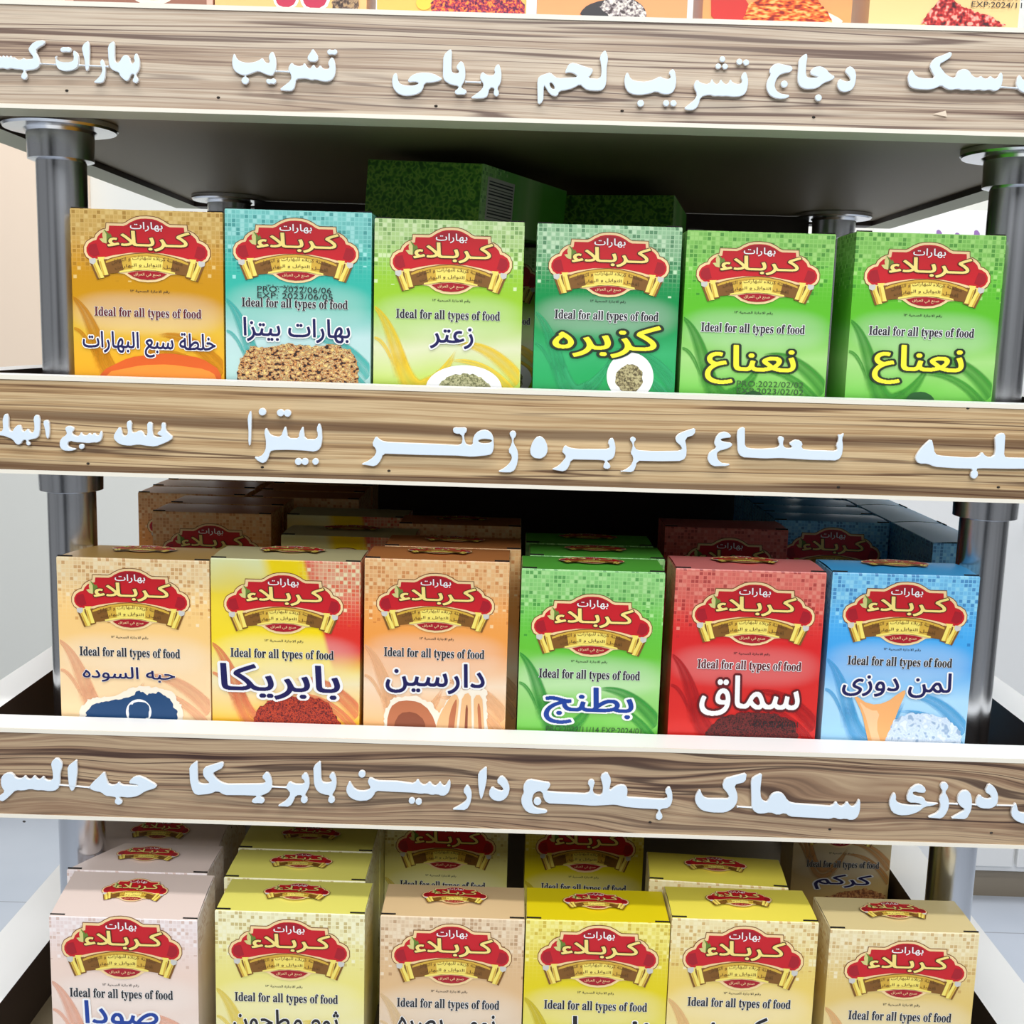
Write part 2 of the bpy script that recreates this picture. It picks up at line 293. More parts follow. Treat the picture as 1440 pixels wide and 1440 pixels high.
def text_fill(s, arabic=True, n=64):
    """solid fill by horizontal slices (overlapping joined letters simply merge)"""
    k = (s, arabic)
    if k in _tf: return _tf[k]
    E_ = []
    for l in text_loops(s, arabic):
        for i in range(len(l)):
            p, q = l[i], l[(i+1) % len(l)]
            if p[1] != q[1]: E_.append((p[0], p[1], q[0], q[1]))
    y0 = min(min(e[1], e[3]) for e in E_); y1 = max(max(e[1], e[3]) for e in E_); V, F = [], []; h = (y1-y0)/n
    for j in range(n):
        y = y0 + (j+.5)*h
        for (xa, sa), (xb, sb) in row_spans(E_, y):
            cl = lambda v: max(-3.0, min(3.0, v))
            o = len(V); V += [(xa - cl(sa)*h/2, y-h/2), (xb - cl(sb)*h/2, y-h/2), (xb + cl(sb)*h/2, y+h/2), (xa + cl(sa)*h/2, y+h/2)]; F.append((o, o+1, o+2, o+3))
    _tf[k] = (V, F); return _tf[k]
_ts = {}
def text_grown(s, r, arabic=True, n=84):
    """the same writing grown outwards by r, again in slices that never overlap"""
    k = (s, r, arabic)
    if k in _ts: return _ts[k]
    E_ = []
    for l in text_loops(s, arabic):
        for i in range(len(l)):
            p, q = l[i], l[(i+1) % len(l)]
            if p[1] != q[1]: E_.append((p[0], p[1], q[0], q[1]))
    y0 = min(min(e[1], e[3]) for e in E_) - r; y1 = max(max(e[1], e[3]) for e in E_) + r; h = (y1-y0)/n; V, F = [], []
    S = [[(a_[0], b_[0]) for a_, b_ in row_spans(E_, y0 + (j+.5)*h)] for j in range(n)]; kk = int(r/h) + 1
    for j in range(n):
        I = []
        for d in range(-kk, kk+1):
            if 0 <= j+d < n and abs(d*h) < r:
                e = math.sqrt(r*r - (d*h)**2); I += [(x0-e, x1+e) for x0, x1 in S[j+d]]
        I.sort(); m_ = []
        for x0, x1 in I:
            if m_ and x0 <= m_[-1][1]: m_[-1][1] = max(m_[-1][1], x1)
            else: m_.append([x0, x1])
        y = y0 + j*h
        for x0, x1 in m_: o = len(V); V += [(x0, y), (x1, y), (x1, y+h), (x0, y+h)]; F.append((o, o+1, o+2, o+3))
    _ts[k] = (V, F); return _ts[k]
def serif(s): return ''.join(chr(0x1D41A + ord(c) - 97) if c.islower() else chr(0x1D400 + ord(c) - 65) if c.isupper() else c for c in s)
def bbox(v): return min(p[0] for p in v), max(p[0] for p in v), min(p[1] for p in v), max(p[1] for p in v)
def put_text(mb, s, cx, cz, w, h, m, y, off=.0, outline=None, arabic=True, arch=0.0, yo=None):
    """prints a word on a plane facing -Y: fitted into the w x h rectangle about (cx, cz)"""
    v, f = text_fill(s, arabic); x0, x1, z0, z1 = bbox(v); sx = w/(x1-x0); sz = h/(z1-z0) if h else sx
    tr = lambda p, yy: (cx + (p[0]-(x0+x1)/2)*sx, yy, cz + (p[1]-(z0+z1)/2)*sz - arch*((p[0]-(x0+x1)/2)*sx)**2)
    if outline:
        v2, f2 = text_grown(s, off + outline[1], arabic); mb.add([tr(p, yo if yo is not None else y + .00012) for p in v2], f2, outline[0])
    if off > 0: v, f = text_grown(s, off, arabic)
    mb.add([tr(p, y) for p in v], f, m)
def put_poly(mb, loops, m, y):
    v, f = fill2d(loops); mb.add([(p[0], y, p[1]) for p in v], f, m)

# ------------------------------------------------------------------ the red and gold emblem printed on every carton (unit width)
def emblem_mesh():
    mb = MB(); E = 1/1170
    def P(l, sym=True):
        r = [(dx*E, (440-y)*E) for dx, y in l]
        return r + [(-x, z) for x, z in reversed(r) if abs(x) > 1e-6] if sym else r
    red = P([(0, 160), (50, 162), (95, 172), (150, 198), (185, 222), (215, 233), (346, 233), (352, 282), (390, 288), (425, 305), (455, 335), (468, 368), (500, 376), (540, 402), (562, 440), (563, 478), (545, 512), (510, 536), (470, 540), (380, 520), (300, 500), (150, 475), (0, 470)])
    out = P([(0, 138), (60, 142), (105, 152), (160, 178), (192, 200), (220, 211), (372, 211), (378, 262), (405, 268), (440, 286), (474, 318), (487, 350), (515, 357), (560, 386), (584, 432), (585, 485), (564, 526), (520, 556), (470, 565), (300, 600), (0, 560)])
    dark = offset_poly(out, .006)
    L = lambda k: -.0012*k
    put_poly(mb, [dark], M_('outline_dark'), L(1)); put_poly(mb, [out], M_('cream'), L(2)); put_poly(mb, [red], M_('crimson'), L(3))
    put_poly(mb, [P([(0, 168), (80, 178), (140, 206), (175, 236), (0, 250)])], M_('crimson_deep'), L(4))
    for s in (-1, 1):
        put_poly(mb, [[(s*x, z) for x, z in P([(470, 400), (530, 412), (548, 455), (535, 500), (490, 520), (440, 500)], False)]], M_('crimson_deep'), L(4))
    lens_o = P([(0, 745), (80, 738), (150, 715), (215, 672), (290, 664), (290, 640), (0, 600)]); lens = P([(0, 722), (70, 716), (130, 698), (185, 664), (100, 645), (0, 638)])
    put_poly(mb, [lens_o], M_('cream'), L(3)); put_poly(mb, [lens], M_('crimson_deep'), L(6))
    put_poly(mb, [P([(0, 470), (110, 478), (220, 498), (330, 526), (392, 552), (372, 676), (300, 668), (190, 652), (0, 630)])], M_('gold_dark'), L(4))
    put_poly(mb, [P([(0, 478), (110, 486), (220, 506), (330, 536), (384, 560), (382, 578), (320, 556), (220, 526), (110, 506), (0, 498)])], M_('gold'), L(5))
    put_poly(mb, [P([(0, 500), (110, 508), (200, 524), (240, 536), (220, 640), (110, 624), (0, 618)])], M_('gold'), L(5))
    put_poly(mb, [P([(0, 506), (90, 512), (150, 524), (140, 622), (60, 612), (0, 610)])], M_('gold_light'), L(5.5))
    put_poly(mb, [P([(0, 612), (110, 618), (200, 634), (260, 648), (258, 662), (190, 652), (100, 636), (0, 630)])], M_('gold_light'), L(6.5))
    for s in (-1, 1):
        F = lambda l: [(s*x, z) for x, z in P(l, False)]
        put_poly(mb, [F([(372, 540), (540, 560), (470, 730), (350, 690)])], M_('gold_dark'), L(4.2))
        put_poly(mb, [F([(392, 520), (460, 524), (452, 548), (416, 694), (362, 684), (404, 548)])], M_('gold_light'), L(5))
        put_poly(mb, [F([(432, 560), (444, 562), (412, 692), (396, 690)])], M_('gold'), L(6))
        put_poly(mb, [F([(466, 545), (520, 552), (508, 585), (452, 722), (402, 712), (462, 580)])], M_('gold_light'), L(5.2))
        put_poly(mb, [F([(486, 590), (500, 592), (452, 718), (434, 716)])], M_('gold'), L(6.2))
        put_poly(mb, [F([(480, 535), (540, 545), (535, 580), (500, 594), (476, 570)])], M_('silver_print'), L(6.4))
    put_poly(mb, [[(x*E, (440-y)*E) for x, y in [(-392, 268), (-352, 306), (-338, 348), (-366, 392), (-392, 352)]]], M_('leaf_green'), L(5)); put_poly(mb, [[(x*E, (440-y)*E) for x, y in [(-340, 300), (-322, 330), (-336, 372), (-360, 392), (-356, 345)]]], M_('leaf_green'), L(5.2))
    put_poly(mb, [[(x*E, (440-y)*E) for x, y in [(-398, 268), (-372, 312), (-372, 396), (-400, 378), (-412, 320)]]], M_('leaf_pale'), L(5.5)); put_poly(mb, [[(x*E, (440-y)*E) for x, y in [(-440, 356), (-412, 350), (-380, 372), (-372, 398), (-410, 388)]]], M_('leaf_pale'), L(5.6))
    put_text(mb, 'بهارات', 0, (440-235)*E, 300*E, 84*E, M_('white'), L(7), .012)
    put_text(mb, 'كـربـلاء', 20*E, (440-366)*E, 760*E, 178*E, M_('script_gold'), L(8), .02, (M_('script_shadow'), .035), yo=L(7))
    put_text(mb, 'مطحنة كربلاء للبهارات و التوابل', 0, (440-520)*E, 660*E, 44*E, M_('ribbon_ink'), L(8), .0, arch=.55)
    put_text(mb, 'أفضل التوابل و البهارات', 0, (440-582)*E, 600*E, 44*E, M_('ribbon_ink'), L(8), .01, arch=.5)
    put_text(mb, 'صنع في العراق', 0, (440-678)*E, 250*E, 40*E, M_('cream'), L(8), .0)
    o = mb.build('emblem'); me = o.data; bpy.data.objects.remove(o); return me
EMBLEM = emblem_mesh()

# ------------------------------------------------------------------ measured shapes (metres; heights from the eye level)
SCREWS = [[(-0.2221, 0.1124), (-0.1479, 0.1112), (-0.0414, 0.1101), (0.0496, 0.1103), (0.1431, 0.1099)], [(-0.217, -0.0709), (-0.1273, -0.0701), (-0.0622, -0.07), (0.1685, -0.0715), (0.2502, -0.0691), (0.231, -0.0293)], [(-0.2573, -0.2668), (0.0807, -0.2561), (0.1775, -0.257), (0.2642, -0.2562)]]
CHIP = [(0.2007, 0.1128), (0.2077, 0.1118), (0.2068, 0.1146)]
BOXES = [
 {'row': 'r0', 'i': 0, 'prod': 'pink', 'x': -0.1939, 'y': 0.024, 'z': 0.1154, 'W': 0.0747, 'H': 0.12, 'em': [0.00021, 0.09788, 0.06203, 0.03143], 'lic': [-0.00112, 0.0778, 0.02138, 0.00168], 'tag': [-0.0008, 0.06876, 0.05253, 0.00538], 'pic': [('p_brown', [(-0.02966, 0.06563), (0.0345, 0.06732), (0.03411, 0.03697), (-0.03418, 0.03515)]), ('p_cream', [(0.0189, 0.05011), (0.01859, 0.04875), (0.01771, 0.04745), (0.01633, 0.04626), (0.01452, 0.04523), (0.01232, 0.04446), (0.00987, 0.04396), (0.00732, 0.04372), (0.00478, 0.04382), (0.00235, 0.0442), (0.00018, 0.04485), (-0.00159, 0.04578), (-0.00293, 0.0469), (-0.00376, 0.04816), (-0.00402, 0.0495), (-0.0037, 0.05086), (-0.00281, 0.05217), (-0.00142, 0.05335), (0.00039, 0.05437), (0.00258, 0.05514), (0.00502, 0.05564), (0.00756, 0.05588), (0.0101, 0.05578), (0.01252, 0.0554), (0.01469, 0.05475), (0.01646, 0.05382), (0.0178, 0.05271), (0.01863, 0.05145)]), ('p_crimson', [(0.01605, 0.05071), (0.01581, 0.04973), (0.01515, 0.0488), (0.01414, 0.04793), (0.01276, 0.04718), (0.0111, 0.04663), (0.00927, 0.04624), (0.00737, 0.04609), (0.00547, 0.04614), (0.00365, 0.04643), (0.00201, 0.04689), (0.00067, 0.04757), (-0.00032, 0.04839), (-0.00094, 0.04928), (-0.00114, 0.05026), (-0.0009, 0.05124), (-0.00024, 0.05217), (0.00079, 0.05304), (0.00216, 0.05378), (0.00382, 0.05433), (0.00565, 0.05472), (0.00754, 0.05487), (0.00944, 0.05482), (0.01125, 0.05453), (0.01289, 0.05407), (0.01423, 0.05339), (0.01522, 0.05258), (0.01585, 0.05168)])], 'st': []},
 {'row': 'r0', 'i': 1, 'prod': 'hexagon', 'x': -0.1173, 'y': 0.024, 'z': 0.1154, 'W': 0.0764, 'H': 0.12, 'em': [-0.00011, 0.09788, 0.06087, 0.03142], 'lic': [-0.0003, 0.07817, 0.01957, 0.00167], 'tag': [-0.00031, 0.06945, 0.05171, 0.00537], 'pic': [('p_dough', [(-0.03459, 0.03888), (-0.02802, 0.05158), (0.00415, 0.05849), (0.03272, 0.05251), (0.03568, 0.04076)]), ('white', [(-0.00907, 0.05343), (0.00201, 0.05372), (0.00486, 0.04907), (0.002, 0.04359), (-0.00588, 0.04338), (-0.00909, 0.04735)]), ('p_crimson', [(-0.008, 0.05278), (0.00129, 0.05303), (0.00343, 0.04904), (0.00093, 0.04457), (-0.00516, 0.04441), (-0.00766, 0.04739)]), ('white', [(0.00415, 0.05445), (0.01914, 0.05485), (0.02059, 0.05017), (0.01776, 0.04333), (0.00773, 0.04306), (0.00451, 0.04771)]), ('p_crimson', [(0.00558, 0.05348), (0.01808, 0.05381), (0.01916, 0.05013), (0.01632, 0.04431), (0.0088, 0.04411), (0.00594, 0.04775)]), ('p_spice', [(0.02062, 0.04341), (0.022, 0.05358), (0.03128, 0.05517), (0.03491, 0.04717), (0.03423, 0.04309)])], 'st': []},
 {'row': 'r0', 'i': 2, 'prod': 'biryani', 'x': -0.0364, 'y': 0.024, 'z': 0.1154, 'W': 0.0749, 'H': 0.12, 'em': [0.00068, 0.09775, 0.06075, 0.03106], 'lic': [0.00057, 0.0782, 0.01953, 0.00167], 'tag': [0.0011, 0.06952, 0.05233, 0.00537], 'pic': [('p_gold', [(-0.00991, 0.04847), (-0.01, 0.04772), (-0.01028, 0.04701), (-0.01073, 0.04635), (-0.01133, 0.0458), (-0.01207, 0.04537), (-0.01292, 0.04511), (-0.01378, 0.04499), (-0.01464, 0.04506), (-0.0155, 0.04528), (-0.01626, 0.04566), (-0.01688, 0.04619), (-0.01735, 0.04682), (-0.01765, 0.04752), (-0.01777, 0.04826), (-0.01767, 0.04901), (-0.0174, 0.04972), (-0.01694, 0.05038), (-0.01635, 0.05093), (-0.0156, 0.05136), (-0.01475, 0.05161), (-0.0139, 0.05174), (-0.01304, 0.05166), (-0.01218, 0.05145), (-0.01142, 0.05106), (-0.0108, 0.05054), (-0.01033, 0.04991), (-0.01003, 0.04921)]), ('p_purple', [(-0.01018, 0.04339), (-0.01027, 0.0488), (-0.00539, 0.055), (0.00524, 0.05797), (0.01948, 0.05835), (0.0317, 0.05463), (0.03687, 0.0487), (0.03775, 0.04331)])], 'st': []},
 {'row': 'r0', 'i': 3, 'prod': 'stew', 'x': 0.0443, 'y': 0.024, 'z': 0.1154, 'W': 0.0754, 'H': 0.12, 'em': [0.00108, 0.0981, 0.06062, 0.03101], 'lic': [0.0014, 0.07859, 0.01949, 0.00166], 'tag': [0.00213, 0.06991, 0.05221, 0.00536], 'pic': [('p_black', [(-0.01658, 0.04402), (-0.0146, 0.04813), (-0.00936, 0.05097), (-0.00229, 0.05251), (0.00655, 0.05409), (0.0138, 0.05159), (0.01758, 0.04696), (0.01703, 0.04356)]), ('p_beads', [(-0.00675, 0.04834), (-0.00404, 0.05179), (0.00225, 0.05465), (0.00869, 0.05415), (0.01383, 0.05091), (0.01687, 0.04694), (0.01631, 0.04354), (-0.00013, 0.04378)])], 'st': []},
 {'row': 'r0', 'i': 4, 'prod': 'chicken', 'x': 0.1271, 'y': 0.024, 'z': 0.1154, 'W': 0.0746, 'H': 0.12, 'em': [0.00134, 0.09796, 0.06016, 0.03098], 'lic': [0.00194, 0.07846, 0.01945, 0.00166], 'tag': [0.00304, 0.06979, 0.05247, 0.00536], 'pic': [('p_red', [(-0.03286, 0.04376), (-0.03369, 0.05858), (-0.02316, 0.06088), (-0.01565, 0.05435), (-0.0116, 0.04636), (-0.01143, 0.04366)]), ('p_cream', [(0.00144, 0.04333), (0.00958, 0.04963), (0.0202, 0.05059), (0.02893, 0.04812), (0.03492, 0.04422)]), ('p_noodle', [(-0.01718, 0.04418), (-0.01478, 0.05168), (-0.00521, 0.05799), (0.0053, 0.06029), (0.01684, 0.05791), (0.02375, 0.05068), (0.02846, 0.04473), (0.01004, 0.04288)])], 'st': []},
 {'row': 'r0', 'i': 5, 'prod': 'fish', 'x': 0.2106, 'y': 0.024, 'z': 0.1154, 'W': 0.0749, 'H': 0.12, 'em': [0.00175, 0.09814, 0.06039, 0.03096], 'lic': [0.00227, 0.07864, 0.01941, 0.00166], 'tag': [0.00392, 0.06999, 0.05236, 0.00536], 'pic': [('p_flake', [(-0.01161, 0.04521), (-0.00845, 0.05003), (-0.00395, 0.05554), (0.00213, 0.05906), (0.00751, 0.0545), (0.01562, 0.05134), (0.02433, 0.04955), (0.03117, 0.045), (0.00493, 0.04362)])], 'st': [('PRO:2022/11/1', [0.02772, 0.05874, 0.02832, 0.00269], 'ink'), ('EXP:2024/11/1', [0.02772, 0.05504, 0.02906, 0.00269], 'ink')]},
 {'row': 'r1', 'i': 0, 'prod': 'seven_spice', 'x': -0.1923, 'y': 0.024, 'z': -0.0651, 'W': 0.0792, 'H': 0.1244, 'em': [0.00011, 0.104, 0.06555, 0.03324], 'lic': [0.00115, 0.08232, 0.02049, 0.00183], 'tag': [-2e-05, 0.07093, 0.05603, 0.00588], 'name': ['خلطة سبع البهارات', 0.00038, 0.05488, 0.06977, 0.01297, 'navy'], 'pic': [('p_orange_dark', [(-0.03116, 0.02617), (-0.0251, 0.04058), (-0.01025, 0.04809), (0.01045, 0.05092), (0.02769, 0.04883), (0.03813, 0.04243), (0.03797, 0.02821)]), ('p_orange', [(-0.02662, 0.02631), (-0.02249, 0.03991), (-0.00357, 0.04419), (0.01035, 0.04497), (0.03024, 0.04295), (0.03621, 0.03939), (0.03609, 0.02815)])], 'st': []},
 {'row': 'r1', 'i': 1, 'prod': 'pizza', 'x': -0.1135, 'y': 0.024, 'z': -0.0651, 'W': 0.0762, 'H': 0.1264, 'em': [-0.00121, 0.10548, 0.06505, 0.03247], 'lic': [-0.00622, 0.08691, 0.02043, 0.00182], 'tag': [-0.00178, 0.07791, 0.05547, 0.00586], 'name': ['بهارات بيتزا', -0.00066, 0.06453, 0.05566, 0.01216, 'navy'], 'pic': [('p_pizza', [(-0.03367, 0.02842), (-0.03242, 0.04155), (-0.03048, 0.04905), (-0.02518, 0.05551), (-0.0177, 0.05499), (-0.0072, 0.05752), (0.00777, 0.05647), (0.01899, 0.05828), (0.02837, 0.05485), (0.0314, 0.04974), (0.03231, 0.03036)])], 'st': [('PRO: 2022/06/06', [-0.00195, 0.08558, 0.03864, 0.00292], 'ink'), ('EXP: 2023/06/05', [-0.00158, 0.0823, 0.03942, 0.00292], 'ink')]},
 {'row': 'r1', 'i': 2, 'prod': 'thyme', 'x': -0.0351, 'y': 0.024, 'z': -0.0651, 'W': 0.0776, 'H': 0.1238, 'em': [0.0012, 0.10252, 0.06315, 0.03359], 'lic': [0.00164, 0.08208, 0.01968, 0.00183], 'tag': [0.00011, 0.07436, 0.05431, 0.00587], 'name': ['زعتر', 0.00222, 0.06282, 0.02239, 0.01069, 'navy'], 'pic': [('white', [(0.02944, 0.03707), (0.02899, 0.03421), (0.0276, 0.03147), (0.02522, 0.029), (0.02207, 0.02688), (0.01823, 0.02526), (0.01396, 0.02419), (0.00944, 0.02372), (0.00491, 0.02393), (0.0006, 0.02474), (-0.00331, 0.02613), (-0.00655, 0.02806), (-0.00904, 0.03039), (-0.01055, 0.03305), (-0.01113, 0.03588), (-0.01065, 0.03873), (-0.00924, 0.04146), (-0.00684, 0.04392), (-0.00369, 0.04602), (0.00014, 0.04762), (0.00439, 0.04867), (0.00888, 0.04914), (0.01338, 0.04894), (0.01767, 0.04813), (0.02156, 0.04676), (0.0248, 0.04484), (0.0273, 0.04253), (0.02883, 0.03989)]), ('p_herb', [(0.02347, 0.0354), (0.02315, 0.03321), (0.02215, 0.03112), (0.02051, 0.02924), (0.01829, 0.02763), (0.0156, 0.02639), (0.01261, 0.02558), (0.00941, 0.02523), (0.0062, 0.0254), (0.00317, 0.02602), (0.00044, 0.02711), (-0.00185, 0.02858), (-0.00358, 0.03037), (-0.00467, 0.0324), (-0.00509, 0.03456), (-0.00475, 0.03674), (-0.00374, 0.03882), (-0.00209, 0.0407), (0.00013, 0.0423), (0.00281, 0.04353), (0.0058, 0.04432), (0.00898, 0.04468), (0.01217, 0.04451), (0.01518, 0.04389), (0.01791, 0.04282), (0.0202, 0.04135), (0.02193, 0.03958), (0.02304, 0.03755)])], 'st': []},
 {'row': 'r1', 'i': 3, 'prod': 'coriander', 'x': 0.0478, 'y': 0.024, 'z': -0.0651, 'W': 0.0749, 'H': 0.1235, 'em': [0.00027, 0.10287, 0.0623, 0.03248], 'lic': [0.00052, 0.08407, 0.01852, 0.00182], 'tag': [9e-05, 0.07638, 0.05419, 0.00585], 'name': ['كزبره', 0.00062, 0.06369, 0.05586, 0.01658, 'yellow'], 'pic': [('white', [(0.02609, 0.04611), (0.02593, 0.04328), (0.02512, 0.04057), (0.02377, 0.03814), (0.02192, 0.03606), (0.01962, 0.0345), (0.01704, 0.03349), (0.01432, 0.03307), (0.01156, 0.03333), (0.0089, 0.03418), (0.00647, 0.03561), (0.00443, 0.03757), (0.00287, 0.03991), (0.00182, 0.04257), (0.0014, 0.04539), (0.00158, 0.04822), (0.0024, 0.05092), (0.00376, 0.05334), (0.00562, 0.05539), (0.0079, 0.05694), (0.01047, 0.05794), (0.01318, 0.05835), (0.01592, 0.0581), (0.01857, 0.05725), (0.02099, 0.05584), (0.02302, 0.0539), (0.02459, 0.05157), (0.02565, 0.04893)]), ('p_seed', [(0.02053, 0.04483), (0.02042, 0.04315), (0.01997, 0.04157), (0.01921, 0.04013), (0.01811, 0.03894), (0.0168, 0.03801), (0.01532, 0.0374), (0.01376, 0.03717), (0.01217, 0.03731), (0.01065, 0.03783), (0.00926, 0.03868), (0.00805, 0.03981), (0.00716, 0.0412), (0.00657, 0.04275), (0.00631, 0.04442), (0.00643, 0.0461), (0.00688, 0.04767), (0.00765, 0.04911), (0.00875, 0.05029), (0.01006, 0.05122), (0.01153, 0.05182), (0.01309, 0.05205), (0.01467, 0.05191), (0.01619, 0.0514), (0.01757, 0.05055), (0.01878, 0.04943), (0.01967, 0.04804), (0.02027, 0.0465)])], 'st': []},
 {'row': 'r1', 'i': 4, 'prod': 'mint', 'x': 0.1262, 'y': 0.024, 'z': -0.0651, 'W': 0.0767, 'H': 0.1223, 'em': [-0.00061, 0.10092, 0.0637, 0.03141], 'lic': [-0.00172, 0.08041, 0.02, 0.00182], 'tag': [-0.00158, 0.07198, 0.05417, 0.00587], 'name': ['نعناع', -0.00174, 0.0535, 0.04661, 0.01999, 'yellow'], 'pic': [('p_leaf', [(-0.00711, 0.034), (-0.0044, 0.03894), (0.00299, 0.04065), (0.00699, 0.03666), (0.00503, 0.03211)])], 'st': [('PRO:2022/02/02', [0.00916, 0.04382, 0.03513, 0.00297], 'inkg'), ('EXP:2023/02/02', [0.00939, 0.04009, 0.03516, 0.00298], 'inkg')]},
 {'row': 'r1', 'i': 5, 'prod': 'mint', 'x': 0.2138, 'y': 0.024, 'z': -0.0651, 'W': 0.0773, 'H': 0.124, 'em': [-0.00051, 0.10215, 0.06503, 0.03318], 'lic': [-0.00113, 0.08149, 0.01995, 0.00182], 'tag': [-0.00114, 0.07269, 0.0548, 0.00586], 'name': ['نعناع', -0.0016, 0.05606, 0.04686, 0.01995, 'yellow'], 'pic': [('p_leaf', [(-0.00831, 0.03354), (-0.00588, 0.04035), (-0.00081, 0.04236), (0.00523, 0.04179), (0.00932, 0.0378), (0.00821, 0.03328)])], 'st': []},
 {'row': 'r2', 'i': 0, 'prod': 'black_seed', 'x': -0.2031, 'y': 0.0228, 'z': -0.2526, 'W': 0.0829, 'H': 0.128, 'em': [-0.00151, 0.10496, 0.06399, 0.03372], 'lic': [-0.00259, 0.08327, 0.02028, 0.002], 'tag': [-0.0026, 0.07442, 0.05511, 0.00645], 'name': ['حبه السوده', -0.00328, 0.0625, 0.05057, 0.00851, 'navy_plain'], 'pic': [('p_halo', [(-0.03322, 0.02455), (-0.03111, 0.04187), (-0.02622, 0.04775), (-0.01201, 0.04983), (-0.00405, 0.05415), (0.00188, 0.05597), (0.01364, 0.05553), (0.02066, 0.05331), (0.02639, 0.0437), (0.02612, 0.02645)]), ('p_indigo', [(-0.02847, 0.0247), (-0.02762, 0.03994), (-0.02314, 0.0454), (-0.01286, 0.04736), (-0.00258, 0.04972), (0.00182, 0.05353), (0.00609, 0.05122), (0.01202, 0.05303), (0.01902, 0.04959), (0.02282, 0.04154), (0.02375, 0.02637)]), ('white', [(0.00865, 0.0415), (0.00842, 0.03986), (0.00787, 0.03828), (0.00702, 0.03686), (0.00585, 0.03563), (0.00449, 0.03473), (0.00298, 0.03415), (0.00139, 0.03389), (-0.00018, 0.03405), (-0.00167, 0.03453), (-0.00299, 0.03535), (-0.00411, 0.03651), (-0.0049, 0.03788), (-0.00538, 0.03942), (-0.00554, 0.04105), (-0.0053, 0.04269), (-0.00475, 0.04427), (-0.00389, 0.04568), (-0.00272, 0.0469), (-0.00137, 0.0478), (0.00014, 0.04838), (0.00172, 0.04863), (0.00329, 0.04848), (0.00477, 0.048), (0.00609, 0.04718), (0.0072, 0.04603), (0.008, 0.04467), (0.00848, 0.04313)]), ('p_indigo', [(0.00746, 0.04146), (0.00728, 0.04011), (0.00682, 0.03878), (0.00608, 0.03757), (0.00516, 0.0366), (0.004, 0.03582), (0.00273, 0.03533), (0.00142, 0.03512), (0.00012, 0.03525), (-0.00113, 0.03566), (-0.00226, 0.03636), (-0.00314, 0.03728), (-0.00383, 0.03844), (-0.00423, 0.03974), (-0.00436, 0.04109), (-0.00417, 0.04244), (-0.0037, 0.04377), (-0.00297, 0.04498), (-0.00204, 0.04594), (-0.00088, 0.04672), (0.00039, 0.04721), (0.00169, 0.04741), (0.00298, 0.04729), (0.00423, 0.04688), (0.00536, 0.04618), (0.00625, 0.04527), (0.00693, 0.04411), (0.00734, 0.04281)])], 'st': []},
 {'row': 'r2', 'i': 1, 'prod': 'paprika', 'x': -0.1202, 'y': 0.0228, 'z': -0.2526, 'W': 0.0813, 'H': 0.1298, 'em': [-0.00109, 0.10516, 0.06465, 0.03371], 'lic': [-0.00093, 0.0839, 0.02102, 0.00201], 'tag': [-0.00194, 0.07624, 0.05655, 0.00644], 'name': ['بابريكا', -0.00296, 0.06084, 0.06499, 0.01946, 'navy'], 'pic': [('p_paprika', [(-0.0204, 0.02761), (-0.01796, 0.03838), (-0.01556, 0.045), (-0.00885, 0.05052), (0.00292, 0.05293), (0.01782, 0.05218), (0.02411, 0.04871), (0.03006, 0.03868), (0.03168, 0.02928)])], 'st': []},
 {'row': 'r2', 'i': 2, 'prod': 'cinnamon', 'x': -0.0381, 'y': 0.0228, 'z': -0.2526, 'W': 0.0784, 'H': 0.1323, 'em': [-0.00047, 0.10792, 0.06373, 0.03246], 'lic': [0.00051, 0.08772, 0.01864, 0.002], 'tag': [-0.0007, 0.07926, 0.05485, 0.00642], 'name': ['دارسين', 0.00013, 0.06556, 0.05387, 0.01698, 'navy'], 'pic': [('p_halo', [(-0.02834, 0.02752), (-0.02775, 0.04518), (-0.02353, 0.05347), (-0.00985, 0.05553), (-0.00195, 0.05131), (0.00208, 0.04573), (0.0112, 0.05985), (0.02839, 0.0604), (0.02997, 0.02939)]), ('p_bark', [(-0.02636, 0.02758), (-0.02578, 0.04443), (-0.02233, 0.05148), (-0.01295, 0.05299), (-0.00507, 0.05039), (0.00059, 0.04159), (0.0024, 0.02851)]), ('p_bark_dark', [(-0.02285, 0.03017), (-0.02143, 0.04252), (-0.01599, 0.04678), (-0.00732, 0.04461), (-0.00406, 0.03734), (-0.00552, 0.03072)]), ('p_stick', [(-0.00154, 0.02838), (0.00288, 0.04493), (0.00969, 0.05737), (0.01363, 0.05587), (0.01186, 0.02881)]), ('p_bark', [(0.00713, 0.02866), (0.00835, 0.04592), (0.01132, 0.05417), (0.0125, 0.0538), (0.01028, 0.02876)]), ('p_stick', [(0.01304, 0.02885), (0.01518, 0.05673), (0.01983, 0.0585), (0.02131, 0.02911)]), ('p_bark_dark', [(0.01658, 0.02896), (0.01726, 0.0511), (0.01844, 0.05114), (0.01855, 0.02902)]), ('p_stick', [(0.02249, 0.02915), (0.02144, 0.05693), (0.02613, 0.05708), (0.02839, 0.02934)]), ('p_bark', [(0.02524, 0.02924), (0.02351, 0.05212), (0.02507, 0.05217), (0.02721, 0.0293)])], 'st': []},
 {'row': 'r2', 'i': 3, 'prod': 'aubergine', 'x': 0.0465, 'y': 0.0228, 'z': -0.2526, 'W': 0.0776, 'H': 0.1292, 'em': [0.00024, 0.09806, 0.06532, 0.03459], 'lic': [-0.00048, 0.0775, 0.01981, 0.00201], 'tag': [1e-05, 0.06987, 0.05528, 0.00645], 'name': ['بطنج', 0.0003, 0.05262, 0.04848, 0.02074, 'blue'], 'pic': [], 'st': [('PRO:2022/11/14 EXP:2024/01', [0.00359, 0.03906, 0.05255, 0.00328], 'inkg')]},
